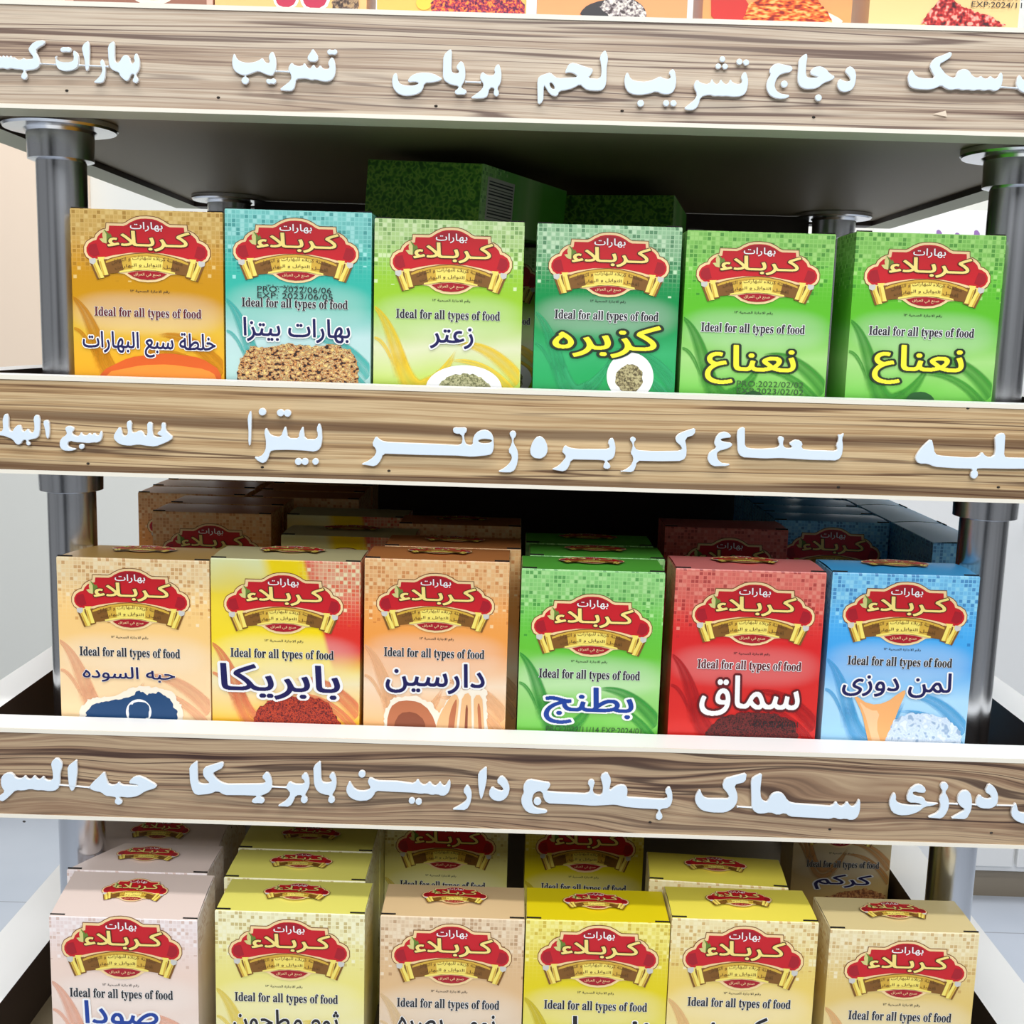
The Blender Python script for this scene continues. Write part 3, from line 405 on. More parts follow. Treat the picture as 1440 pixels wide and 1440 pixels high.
 {'row': 'r2', 'i': 4, 'prod': 'sumac', 'x': 0.1316, 'y': 0.0228, 'z': -0.2526, 'W': 0.0813, 'H': 0.1318, 'em': [0.00255, 0.10732, 0.06621, 0.03481], 'lic': [0.00301, 0.0847, 0.01974, 0.002], 'tag': [0.00206, 0.07784, 0.05662, 0.00642], 'name': ['سماق', 0.0033, 0.0609, 0.05413, 0.02267, 'white'], 'pic': [('p_sumac', [(-0.02221, 0.03152), (-0.01955, 0.04022), (-0.01402, 0.04654), (-0.0095, 0.04954), (0.00212, 0.05154), (0.01422, 0.05192), (0.0238, 0.04897), (0.02906, 0.04628), (0.03308, 0.03329)])], 'st': [('EXP:2024/1/01', [0.01854, 0.04553, 0.02422, 0.00326], 'ink')]},
 {'row': 'r2', 'i': 5, 'prod': 'citric', 'x': 0.2152, 'y': 0.0228, 'z': -0.2526, 'W': 0.0794, 'H': 0.1322, 'em': [0.00091, 0.10987, 0.06683, 0.03474], 'lic': [0.00105, 0.08966, 0.02007, 0.002], 'tag': [0.00028, 0.08242, 0.05684, 0.00641], 'name': ['لمن دوزى', -0.00047, 0.07012, 0.05897, 0.01409, 'navy'], 'pic': [('p_ribbon', [(-0.02413, 0.06432), (-0.01469, 0.05813), (-0.00581, 0.05923), (0.00183, 0.06595), (0.00558, 0.06769), (0.0012, 0.05457), (-0.00346, 0.0348), (-0.01286, 0.0345), (-0.01824, 0.05355)]), ('p_ribbon_light', [(-0.02116, 0.06117), (-0.01444, 0.05489), (-0.00821, 0.05509), (-0.00984, 0.04607), (-0.00581, 0.03472), (-0.01051, 0.03457), (-0.01665, 0.05319)]), ('p_crystal', [(-0.00581, 0.03472), (-3e-05, 0.05046), (0.00828, 0.05399), (0.02003, 0.05355), (0.02796, 0.05217), (0.03726, 0.0443), (0.03799, 0.03613)])], 'st': []},
 {'row': 'r3', 'i': 0, 'prod': 'soda', 'x': -0.2036, 'y': -0.004, 'z': -0.4384, 'W': 0.0809, 'H': 0.1278, 'em': [-0.00103, 0.10194, 0.06544, 0.03644], 'lic': [-0.00215, 0.07946, 0.01998, 0.00211], 'tag': [-0.0019, 0.07396, 0.05687, 0.0068], 'name': ['صودا', -0.002, 0.06138, 0.04013, 0.01752, 'blue'], 'pic': [], 'st': []},
 {'row': 'r3', 'i': 1, 'prod': 'garlic', 'x': -0.1127, 'y': -0.004, 'z': -0.4384, 'W': 0.0816, 'H': 0.1261, 'em': [-0.00031, 0.10358, 0.06567, 0.03514], 'lic': [-0.00326, 0.08168, 0.02032, 0.00211], 'tag': [-0.00192, 0.07453, 0.05675, 0.00679], 'name': ['ثوم مطحون', -0.00214, 0.0598, 0.05814, 0.01667, 'black'], 'pic': [], 'st': []},
 {'row': 'r3', 'i': 2, 'prod': 'lime', 'x': -0.0242, 'y': -0.004, 'z': -0.4384, 'W': 0.0784, 'H': 0.1261, 'em': [-9e-05, 0.10386, 0.06516, 0.03553], 'lic': [-0.00099, 0.08182, 0.01989, 0.00211], 'tag': [-0.00142, 0.07417, 0.05627, 0.00679], 'name': ['نومي بصره', -0.00193, 0.0603, 0.05332, 0.01666, 'black'], 'pic': [], 'st': []},
 {'row': 'r3', 'i': 3, 'prod': 'ginger', 'x': 0.0549, 'y': -0.004, 'z': -0.4384, 'W': 0.0783, 'H': 0.1265, 'em': [0.00081, 0.10552, 0.06541, 0.0359], 'lic': [0.00016, 0.08372, 0.01985, 0.00211], 'tag': [0.00047, 0.07568, 0.05654, 0.00678], 'name': ['زنجبيل', 0.00496, 0.06156, 0.05282, 0.01664, 'black'], 'pic': [], 'st': []},
 {'row': 'r3', 'i': 4, 'prod': 'cumin', 'x': 0.1345, 'y': -0.004, 'z': -0.4384, 'W': 0.0797, 'H': 0.1298, 'em': [0.0001, 0.10714, 0.06527, 0.03711], 'lic': [0.00081, 0.08604, 0.02019, 0.00211], 'tag': [-0.00059, 0.08008, 0.05639, 0.00677], 'name': ['كمون', -0.0018, 0.06451, 0.03436, 0.01575, 'black'], 'pic': [], 'st': []},
 {'row': 'r3', 'i': 5, 'prod': 'chickpea', 'x': 0.2212, 'y': -0.004, 'z': -0.4384, 'W': 0.0808, 'H': 0.1263, 'em': [0.00213, 0.10306, 0.06637, 0.03382], 'lic': [0.00153, 0.08228, 0.02017, 0.00211], 'tag': [0.00113, 0.07506, 0.05635, 0.00677], 'pic': [], 'st': []},
]
LETTERS = [
 (1, 'بهارات كبسه', [
  'P -2568,1273 -2533,1276 -2525,1263 -2516,1280 -2508,1263 -2499,1280 -2491,1261 -2479,1281 -2471,1259 -2463,1278 -2456,1259 -2425,1257 -2418,1274 -2412,1260 -2387,1261 -2367,1267 -2394,1299 -2391,1316 -2364,1344 -2312,1353 -2310,1332 -2342,1317 -2360,1300 -2341,1268 -2339,1240 -2348,1221 -2374,1211 -2406,1208 -2412,1203 -2401,1184 -2408,1168 -2420,1164 -2434,1172 -2433,1186 -2421,1202 -2424,1211 -2467,1212 -2481,1217 -2502,1209 -2519,1216 -2536,1213 -2571,1212',
  'P -2262,1284 -2257,1265 -2234,1254 -2188,1255 -2174,1267 -2181,1300 -2169,1313 -2150,1295 -2147,1262 -2151,1235 -2166,1218 -2207,1207 -2242,1210 -2261,1226 -2266,1259',
  'P -2241,1309 -2229,1323 -2212,1321 -2192,1324 -2180,1310 -2193,1296 -2213,1300 -2233,1295',
  'P -2134,1328 -2108,1353 -2096,1351 -2095,1307 -2100,1225 -2109,1213 -2119,1216 -2122,1268 -2132,1301',
  'P -2047,1248 -2044,1265 -2033,1273 -2024,1254 -2019,1222 -2026,1172 -2041,1158 -2087,1159 -2058,1182 -2037,1210 -2039,1232',
  'P -2008,1332 -1987,1354 -1972,1354 -1974,1267 -1966,1256 -1952,1259 -1940,1284 -1922,1296 -1902,1288 -1894,1252 -1883,1258 -1877,1269 -1885,1280 -1870,1308 -1856,1286 -1851,1254 -1858,1220 -1872,1206 -1870,1195 -1858,1182 -1868,1162 -1885,1165 -1893,1176 -1881,1195 -1884,1206 -1898,1203 -1905,1181 -1919,1169 -1936,1180 -1953,1196 -1956,1212 -1982,1217 -2001,1233 -2006,1271',
  'P -2342,1238 -2261,1236 -2261,1244 -2341,1245',
  'P -2152,1237 -2006,1234 -2005,1241 -2151,1243',
 ]),
 (1, 'تشريب', [
  'P -1392,1318 -1381,1288 -1353,1275 -1312,1274 -1278,1283 -1257,1300 -1249,1286 -1235,1273 -1220,1279 -1229,1298 -1223,1317 -1208,1331 -1197,1315 -1188,1282 -1191,1244 -1203,1224 -1209,1216 -1226,1216 -1255,1226 -1278,1236 -1301,1227 -1324,1218 -1347,1212 -1376,1220 -1399,1238 -1407,1271 -1401,1304',
  'O -1323,1191 -1325,1182 -1332,1175 -1342,1172 -1351,1174 -1358,1181 -1361,1190 -1358,1199 -1351,1206 -1342,1209 -1332,1206 -1325,1200',
  'P -1346,1218 -1346,1201 -1337,1202 -1337,1218',
  'P -1244,1190 -1232,1204 -1218,1197 -1203,1208 -1186,1192 -1200,1175 -1215,1180 -1229,1174',
  'P -1114,1282 -1099,1266 -1065,1264 -1053,1283 -1042,1265 -1027,1251 -1019,1265 -1007,1276 -999,1259 -990,1256 -976,1275 -964,1256 -944,1253 -930,1262 -941,1278 -933,1298 -918,1314 -904,1290 -900,1246 -909,1213 -932,1196 -967,1195 -1001,1205 -1019,1199 -1042,1207 -1065,1206 -1094,1203 -1096,1181 -1105,1150 -1134,1146 -1180,1150 -1151,1174 -1120,1196 -1117,1219 -1128,1235 -1134,1251 -1125,1270',
  'P -1013,1350 -999,1331 -984,1310 -990,1288 -1013,1284 -1036,1289 -1041,1308 -1027,1325',
  'P -947,1333 -936,1348 -918,1342 -901,1349 -890,1334 -904,1318 -921,1323 -936,1318',
  'P -1195,1235 -1128,1234 -1128,1240 -1194,1242',
 ]),
 (1, 'بريانى', [
  'P -627,1226 -613,1249 -601,1238 -598,1205 -580,1192 -540,1187 -506,1194 -497,1202 -520,1207 -552,1201 -549,1223 -518,1246 -472,1253 -426,1248 -397,1233 -382,1225 -396,1213 -437,1204 -471,1203 -476,1170 -499,1150 -545,1139 -586,1142 -615,1161 -629,1193',
  'P -382,1332 -353,1362 -339,1360 -340,1262 -328,1251 -308,1251 -303,1263 -320,1276 -309,1298 -292,1312 -277,1291 -271,1258 -273,1219 -290,1194 -289,1183 -263,1176 -266,1154 -292,1153 -317,1152 -326,1168 -304,1183 -307,1194 -333,1195 -362,1206 -382,1225 -382,1282',
  'P -204,1235 -191,1266 -176,1252 -150,1245 -127,1254 -136,1278 -114,1306 -102,1284 -95,1246 -100,1208 -117,1188 -105,1169 -110,1150 -127,1149 -136,1165 -128,1188 -154,1189 -159,1156 -170,1140 -210,1136 -251,1137 -217,1160 -188,1183 -183,1205 -195,1219',
  'P -273,1211 -195,1210 -195,1216 -273,1217',
 ]),
 (1, 'لحم', [
  'P 372,1346 397,1380 408,1369 418,1337 411,1304 413,1227 404,1199 382,1188 324,1189 300,1202 285,1218 260,1201 226,1189 183,1182 181,1160 158,1157 135,1170 119,1197 110,1208 110,1131 82,1113 76,1229 86,1251 120,1263 140,1269 158,1253 175,1243 230,1247 275,1251 252,1267 226,1271 209,1263 214,1288 233,1318 273,1311 320,1296 349,1291 338,1263 322,1247 379,1245 387,1270 382,1314',
  'H 136,1220 150,1220 165,1196 154,1190 142,1200',
 ]),
 (1, 'تشريب', [
  'P 499,1257 507,1279 519,1274 528,1249 558,1239 604,1238 643,1250 671,1267 686,1256 718,1252 723,1268 708,1279 724,1301 741,1296 752,1247 746,1203 727,1183 687,1180 655,1195 629,1183 578,1174 532,1178 508,1197 498,1229',
  'O 600,1137 598,1129 592,1123 583,1120 574,1122 568,1128 565,1136 567,1145 573,1151 582,1153 590,1152 597,1146',
  'O 722,1141 720,1133 715,1127 707,1125 699,1127 693,1132 690,1140 692,1148 697,1153 705,1156 714,1154 720,1148',
  'O 758,1142 756,1134 751,1128 743,1126 734,1128 728,1133 726,1141 727,1149 733,1154 741,1157 749,1155 755,1149',
  'P 834,1233 850,1258 868,1239 911,1234 923,1266 932,1241 954,1234 965,1264 977,1242 1000,1235 1011,1265 1023,1244 1057,1238 1071,1250 1058,1272 1077,1300 1089,1289 1100,1251 1094,1202 1072,1182 1026,1178 997,1182 980,1179 957,1181 934,1178 917,1186 871,1174 865,1135 849,1115 823,1109 788,1116 816,1139 849,1167 853,1190 838,1211',
  'O 982,1352 981,1345 976,1340 968,1337 961,1339 955,1344 953,1351 954,1358 959,1364 967,1366 974,1364 980,1359',
  'O 964,1319 962,1312 957,1307 950,1305 943,1306 937,1311 935,1318 937,1325 942,1330 949,1332 956,1330 961,1326',
  'O 997,1319 995,1312 991,1307 983,1305 976,1306 971,1311 968,1318 970,1325 975,1330 982,1332 989,1330 995,1325',
  'O 1065,1342 1064,1335 1059,1329 1051,1327 1043,1329 1037,1334 1035,1341 1036,1349 1042,1354 1049,1357 1057,1355 1063,1350',
  'O 1098,1340 1097,1332 1091,1327 1084,1325 1076,1326 1070,1332 1067,1339 1069,1346 1074,1352 1082,1354 1090,1352 1096,1347',
 ]),
 (1, 'دجاج', [
  'P 1194,1298 1204,1325 1229,1342 1269,1335 1310,1328 1306,1301 1266,1294 1244,1283 1229,1255 1227,1227 1249,1203 1278,1198 1304,1196 1297,1180 1251,1174 1216,1183 1194,1204 1184,1237 1193,1270 1206,1287',
  'O 1291,1245 1289,1237 1283,1230 1275,1228 1265,1230 1259,1236 1256,1244 1257,1253 1264,1259 1272,1262 1281,1260 1288,1254',
  'P 1333,1361 1366,1390 1378,1382 1373,1330 1376,1286 1388,1278 1439,1280 1413,1287 1392,1295 1399,1320 1430,1334 1464,1327 1495,1295 1519,1287 1503,1268 1464,1256 1437,1230 1403,1224 1363,1225 1338,1247 1333,1285 1336,1318',
  'O 1460,1187 1458,1178 1452,1172 1444,1170 1435,1172 1428,1178 1426,1186 1427,1194 1433,1200 1442,1203 1450,1201 1457,1195',
  'P 1527,1257 1539,1280 1555,1269 1584,1264 1594,1276 1569,1302 1560,1313 1578,1338 1601,1331 1618,1304 1618,1265 1609,1232 1587,1218 1553,1214 1531,1233',
 ]),
 (1, 'سمك', [
  'P 1864,1299 1882,1333 1892,1317 1907,1298 1937,1290 2000,1292 1973,1330 1966,1351 1986,1385 2025,1399 2068,1419 2071,1392 2039,1370 2011,1355 2031,1331 2056,1305 2097,1295 2100,1322 2116,1336 2144,1340 2165,1327 2176,1308 2205,1298 2218,1312 2231,1298 2251,1296 2264,1313 2280,1297 2299,1300 2308,1328 2323,1323 2326,1279 2316,1249 2291,1237 2267,1247 2239,1238 2216,1246 2188,1237 2164,1244 2136,1238 2113,1246 2079,1237 2049,1247 2031,1260 2009,1246 1976,1237 1918,1238 1883,1245 1870,1267',
  'P 2389,1286 2398,1319 2412,1314 2423,1293 2464,1288 2521,1290 2541,1318 2561,1285 2554,1241 2527,1230 2458,1228 2411,1243 2394,1264',
  'P 2318,1257 2401,1254 2401,1260 2317,1263',
 ]),
 (2, 'خلطه سبع البهارات', [
  'P -2707,-559 -2609,-556 -2592,-549 -2592,-483 -2572,-457 -2559,-476 -2562,-541 -2546,-557 -2532,-531 -2508,-514 -2496,-526 -2493,-552 -2477,-549 -2463,-532 -2454,-555 -2434,-554 -2430,-518 -2436,-479 -2415,-458 -2399,-478 -2403,-550 -2413,-583 -2452,-592 -2469,-598 -2450,-610 -2463,-627 -2479,-614 -2472,-595 -2492,-595 -2503,-618 -2526,-622 -2544,-593 -2570,-584 -2596,-575 -2708,-579',
  'P -2387,-500 -2373,-487 -2354,-491 -2352,-548 -2360,-588 -2373,-578 -2377,-536',
  'P -2276,-533 -2266,-516 -2240,-515 -2224,-528 -2231,-541 -2241,-550 -2228,-564 -2202,-567 -2193,-540 -2185,-560 -2162,-562 -2149,-544 -2139,-562 -2126,-543 -2113,-561 -2100,-557 -2093,-534 -2083,-540 -2084,-573 -2101,-597 -2137,-598 -2157,-603 -2190,-599 -2223,-600 -2252,-591 -2266,-611 -2253,-627 -2217,-630 -2230,-642 -2270,-646 -2296,-639 -2308,-613 -2297,-579 -2267,-562 -2267,-547',
  'O -2178,-619 -2180,-626 -2185,-631 -2193,-634 -2200,-632 -2205,-627 -2207,-620 -2205,-612 -2199,-607 -2192,-605 -2185,-606 -2179,-611',
  'P -2031,-565 -2014,-535 -1994,-508 -1984,-528 -1982,-554 -1965,-560 -1952,-543 -1961,-497 -1950,-477 -1931,-483 -1935,-536 -1919,-542 -1892,-525 -1873,-537 -1867,-557 -1854,-550 -1855,-484 -1826,-482 -1827,-539 -1818,-559 -1772,-557 -1804,-548 -1801,-533 -1781,-522 -1783,-489 -1770,-482 -1757,-491 -1761,-521 -1742,-540 -1719,-559 -1743,-579 -1776,-594 -1815,-610 -1868,-606 -1901,-601 -1947,-610 -1993,-605 -2018,-588',
 ]),
 (2, 'بيتزا', [
  'P -1343,-445 -1326,-405 -1320,-425 -1324,-562 -1331,-602 -1340,-576 -1338,-517',
  'P -1259,-518 -1248,-491 -1235,-514 -1222,-534 -1173,-541 -1163,-508 -1148,-478 -1140,-511 -1137,-544 -1081,-545 -1081,-516 -1058,-476 -1054,-508 -1049,-547 -990,-546 -983,-519 -993,-497 -978,-457 -964,-486 -960,-551 -970,-594 -996,-612 -1055,-607 -1134,-606 -1213,-610 -1229,-619 -1236,-652 -1256,-679 -1285,-673 -1315,-644 -1278,-646 -1252,-613 -1249,-573 -1252,-547',
  'O -1246,-415 -1249,-425 -1256,-432 -1266,-435 -1276,-433 -1284,-426 -1286,-416 -1284,-406 -1276,-398 -1266,-395 -1256,-398 -1249,-405',
  'O -1154,-417 -1157,-426 -1164,-434 -1174,-437 -1184,-434 -1191,-427 -1194,-418 -1191,-408 -1184,-401 -1174,-398 -1164,-400 -1157,-407',
  'O -1119,-417 -1122,-427 -1129,-435 -1139,-438 -1149,-435 -1156,-428 -1158,-419 -1156,-409 -1149,-401 -1139,-399 -1129,-401 -1122,-408',
  'O -1064,-663 -1067,-673 -1074,-680 -1083,-683 -1093,-681 -1100,-674 -1102,-664 -1100,-655 -1093,-647 -1083,-645 -1074,-647 -1067,-654',
  'O -1031,-662 -1033,-672 -1040,-679 -1050,-682 -1059,-680 -1066,-673 -1069,-663 -1066,-654 -1059,-646 -1050,-644 -1040,-646 -1033,-653',
  'O -978,-661 -981,-669 -987,-676 -996,-679 -1005,-677 -1011,-670 -1014,-662 -1011,-653 -1005,-646 -996,-643 -987,-645 -981,-652',
 ]),
 (2, 'زعتر', [
  'P -710,-567 -688,-517 -668,-540 -638,-549 -501,-551 -370,-552 -258,-555 -246,-534 -253,-498 -286,-499 -299,-483 -293,-463 -260,-465 -228,-461 -224,-487 -240,-497 -236,-533 -223,-553 -193,-552 -197,-526 -182,-489 -143,-470 -110,-477 -90,-503 -85,-562 -94,-595 -113,-603 -198,-614 -270,-610 -461,-612 -651,-611 -660,-645 -689,-679 -729,-673 -768,-669 -716,-643 -687,-613 -687,-586',
  'H -168,-528 -142,-519 -96,-523 -102,-537 -134,-543 -161,-539',
  'P -8,-497 -9,-481 11,-470 27,-483 25,-503 12,-516 16,-542 33,-565 41,-604 33,-657 14,-687 -32,-689 -68,-686 -26,-662 2,-631 8,-602 -16,-579 3,-543 5,-516',
 ]),
 (2, 'كزبره', [
  'P 95,-576 110,-523 138,-493 168,-505 189,-547 187,-586 165,-610 139,-614 109,-605',
  'P 259,-574 274,-535 294,-550 340,-556 497,-552 503,-538 489,-518 511,-488 528,-511 535,-556 528,-596 506,-610 490,-614 513,-633 508,-656 475,-654 474,-634 486,-614 454,-610 309,-612 301,-649 279,-676 206,-665 245,-647 273,-613 283,-597 269,-581',
  'P 606,-574 617,-541 616,-521 599,-502 611,-482 631,-485 640,-501 626,-518 634,-540 647,-552 732,-554 863,-548 869,-533 831,-502 836,-469 877,-448 938,-427 934,-469 886,-487 898,-539 897,-585 872,-605 768,-610 647,-611 642,-645 627,-671 554,-668 599,-647 621,-620 623,-587',
 ]),
 (2, 'نعناع', [
  'P 1032,-497 1043,-464 1071,-444 1104,-450 1122,-475 1093,-479 1067,-483 1065,-493 1094,-499 1124,-501 1125,-521 1090,-538 1055,-546 1048,-572 1068,-605 1124,-610 1108,-622 1030,-626 1005,-600 1001,-574 1015,-547 1047,-530 1033,-514',
  'P 1144,-458 1149,-429 1184,-415 1190,-519 1213,-527 1266,-528 1350,-521 1366,-507 1358,-488 1352,-468 1369,-458 1389,-471 1381,-490 1385,-513 1406,-522 1435,-515 1409,-499 1426,-483 1451,-472 1485,-491 1474,-520 1514,-526 1654,-527 1659,-512 1649,-499 1663,-472 1654,-440 1671,-446 1686,-432 1687,-449 1679,-462 1688,-501 1685,-553 1664,-577 1530,-578 1465,-576 1373,-573 1295,-578 1177,-575 1153,-550 1150,-510',
 ]),
 (2, 'حلبه', [
  'P 2056,-546 2073,-512 2099,-479 2132,-448 2145,-487 2155,-526 2179,-535 2323,-541 2378,-536 2392,-505 2414,-535 2453,-534 2460,-504 2449,-429 2480,-409 2503,-415 2507,-529 2524,-535 2713,-533 2719,-588 2524,-594 2393,-595 2370,-599 2386,-621 2378,-648 2352,-649 2342,-626 2357,-599 2263,-599 2158,-595 2124,-580 2078,-581 2061,-565',
 ]),
 (3, 'حبه السوده', [
  'P -2682,-2437 -2674,-2401 -2639,-2381 -2611,-2388 -2599,-2416 -2564,-2415 -2549,-2393 -2537,-2418 -2516,-2417 -2499,-2391 -2485,-2416 -2468,-2416 -2451,-2393 -2440,-2422 -2402,-2421 -2398,-2384 -2409,-2320 -2377,-2287 -2350,-2311 -2344,-2336 -2359,-2376 -2362,-2441 -2377,-2474 -2418,-2483 -2459,-2477 -2487,-2480 -2521,-2472 -2563,-2484 -2601,-2481 -2619,-2500 -2662,-2542 -2683,-2550 -2703,-2525 -2660,-2491 -2677,-2469',
  'P -2320,-2339 -2267,-2294 -2266,-2366 -2279,-2453 -2297,-2482 -2314,-2461 -2319,-2396',
  'P -2210,-2458 -2192,-2428 -2157,-2395 -2122,-2357 -2109,-2411 -2099,-2436 -2062,-2435 -2047,-2413 -2034,-2434 -1934,-2434 -1968,-2425 -1996,-2426 -1981,-2396 -1947,-2377 -1912,-2387 -1878,-2407 -1841,-2428 -1848,-2446 -1907,-2466 -1942,-2493 -1991,-2505 -2046,-2500 -2043,-2511 -2026,-2528 -2040,-2547 -2064,-2546 -2074,-2526 -2060,-2507 -2080,-2501 -2122,-2499 -2142,-2477 -2173,-2475',
  'P -2373,-2449 -2204,-2459 -2203,-2451 -2372,-2441',
 ]),
 (3, 'بابريكا', [
  'P -1668,-2318 -1622,-2280 -1621,-2403 -1604,-2415 -1555,-2411 -1586,-2380 -1596,-2359 -1592,-2322 -1540,-2303 -1482,-2283 -1484,-2319 -1534,-2346 -1541,-2357 -1514,-2392 -1473,-2411 -1287,-2403 -1263,-2398 -1259,-2384 -1283,-2366 -1252,-2329 -1228,-2361 -1222,-2404 -1232,-2444 -1273,-2467 -1291,-2472 -1260,-2489 -1274,-2516 -1294,-2512 -1325,-2516 -1339,-2499 -1301,-2472 -1384,-2471 -1480,-2474 -1518,-2450 -1556,-2469 -1632,-2479 -1652,-2458 -1665,-2404',
  'P -1153,-2420 -1132,-2380 -1108,-2399 -1053,-2397 -1050,-2377 -1074,-2360 -1046,-2326 -1026,-2354 -1022,-2405 -1039,-2445 -1050,-2460 -1029,-2481 -1043,-2507 -1067,-2504 -1074,-2483 -1060,-2460 -1098,-2462 -1108,-2495 -1129,-2528 -1201,-2527 -1149,-2492 -1125,-2455 -1139,-2434',
  'P -1005,-2296 -964,-2259 -960,-2374 -946,-2387 -909,-2383 -905,-2369 -924,-2351 -899,-2318 -881,-2350 -878,-2400 -891,-2437 -905,-2455 -884,-2473 -894,-2501 -922,-2499 -926,-2474 -912,-2456 -950,-2453 -984,-2436 -1001,-2397',
  'P -1229,-2423 -1146,-2424 -1146,-2417 -1228,-2415',
 ]),
 (3, 'دارسين', [
  'P -830,-2417 -810,-2366 -796,-2394 -779,-2419 -748,-2427 -710,-2420 -696,-2405 -710,-2384 -714,-2366 -700,-2344 -666,-2365 -549,-2365 -463,-2376 -446,-2343 -425,-2379 -401,-2381 -381,-2356 -363,-2384 -343,-2383 -326,-2354 -312,-2382 -295,-2382 -282,-2349 -269,-2352 -270,-2399 -287,-2432 -314,-2442 -342,-2430 -369,-2438 -397,-2428 -431,-2433 -462,-2427 -562,-2426 -669,-2423 -679,-2452 -706,-2478 -761,-2484 -802,-2470 -823,-2446',
  'O -724,-2331 -726,-2341 -734,-2349 -743,-2352 -753,-2350 -761,-2342 -764,-2332 -761,-2321 -754,-2313 -744,-2310 -734,-2313 -726,-2320',
  'O -457,-2472 -460,-2481 -466,-2488 -475,-2491 -484,-2489 -491,-2482 -493,-2473 -491,-2463 -484,-2456 -476,-2453 -467,-2456 -460,-2462',
  'O -421,-2476 -423,-2486 -429,-2493 -438,-2496 -447,-2493 -454,-2487 -457,-2477 -454,-2468 -448,-2461 -439,-2458 -430,-2460 -423,-2467',
  'P -205,-2411 -182,-2367 -160,-2395 -153,-2431 -162,-2482 -182,-2516 -264,-2516 -210,-2484 -180,-2457 -184,-2432',
  'P -125,-2304 -78,-2262 -76,-2342 -91,-2422 -104,-2459 -115,-2426 -124,-2358',
  'P -67,-2414 -48,-2374 -26,-2395 15,-2403 7,-2379 -28,-2351 -1,-2311 30,-2335 49,-2381 40,-2429 10,-2459 -28,-2460 -56,-2443',
 ]),
 (3, 'بطنج', [
  'P 117,-2385 123,-2352 149,-2329 205,-2339 267,-2347 257,-2380 241,-2395 310,-2400 461,-2402 477,-2384 473,-2362 458,-2341 478,-2315 503,-2332 493,-2362 491,-2391 509,-2407 540,-2408 545,-2364 525,-2299 562,-2273 588,-2319 577,-2384 610,-2354 650,-2342 675,-2359 677,-2395 671,-2414 708,-2415 832,-2419 884,-2418 893,-2403 871,-2375 897,-2341 916,-2380 919,-2431 903,-2468 856,-2476 856,-2491 872,-2512 865,-2536 841,-2539 830,-2517 846,-2491 845,-2477 752,-2476 663,-2470 614,-2459 498,-2470 408,-2466 250,-2464 229,-2439 220,-2396 186,-2400 170,-2426 169,-2466 189,-2491 251,-2500 252,-2518 190,-2527 142,-2518 113,-2479 108,-2436 124,-2406',
  'O 219,-2454 216,-2465 209,-2473 198,-2477 187,-2474 179,-2466 176,-2455 179,-2444 186,-2435 197,-2432 207,-2435 215,-2443',
 ]),
 (3, 'سماك', [
  'P 1035,-2411 1043,-2382 1062,-2352 1074,-2388 1095,-2408 1222,-2405 1210,-2376 1177,-2341 1188,-2294 1306,-2257 1302,-2309 1242,-2328 1265,-2382 1265,-2425 1243,-2462 1203,-2485 1134,-2487 1079,-2478 1046,-2447',
  'P 1329,-2300 1338,-2282 1388,-2254 1383,-2349 1390,-2399 1412,-2417 1428,-2413 1437,-2380 1463,-2360 1494,-2360 1515,-2377 1534,-2409 1563,-2421 1673,-2425 1772,-2430 1791,-2397 1806,-2426 1831,-2429 1849,-2395 1872,-2431 1895,-2423 1909,-2383 1920,-2393 1922,-2455 1908,-2495 1878,-2507 1846,-2497 1812,-2505 1787,-2492 1767,-2503 1664,-2499 1547,-2496 1522,-2475 1485,-2491 1443,-2474 1402,-2486 1368,-2483 1342,-2455',
  'P 1263,-2454 1345,-2457 1345,-2449 1263,-2446',
 ]),
 (3, 'لمن دوزى', [
  'P 2071,-2405 2081,-2361 2097,-2339 2109,-2360 2107,-2389 2136,-2406 2191,-2411 2253,-2409 2224,-2396 2177,-2397 2161,-2373 2174,-2322 2215,-2288 2254,-2301 2267,-2337 2234,-2341 2199,-2332 2193,-2346 2215,-2360 2256,-2362 2269,-2391 2300,-2393 2337,-2396 2301,-2412 2264,-2416 2236,-2446 2189,-2466 2135,-2471 2092,-2455',
  'P 2335,-2367 2356,-2330 2336,-2306 2338,-2284 2357,-2273 2379,-2286 2380,-2312 2364,-2330 2385,-2358 2395,-2401 2386,-2445 2362,-2482 2279,-2477 2338,-2447 2349,-2410',
  'P 2431,-2371 2441,-2331 2470,-2314 2499,-2326 2513,-2368 2515,-2426 2492,-2481 2403,-2479 2448,-2450 2484,-2424 2448,-2407',
  'P 2531,-2382 2539,-2350 2555,-2338 2570,-2359 2611,-2362 2613,-2344 2574,-2323 2593,-2272 2629,-2296 2651,-2342 2649,-2393 2617,-2417 2569,-2417 2540,-2404',
  'P 2726,-2448 2728,-2405 2746,-2375 2755,-2397 2765,-2429 2796,-2435 2906,-2432 2923,-2398 2941,-2441 2912,-2493 2803,-2497 2753,-2480',
  'P 2646,-2401 2748,-2401 2748,-2393 2645,-2393',
  'P 2386,-2400 2440,-2401 2440,-2393 2385,-2393',
  'P 2509,-2400 2540,-2402 2540,-2394 2509,-2392',
 ]),
]

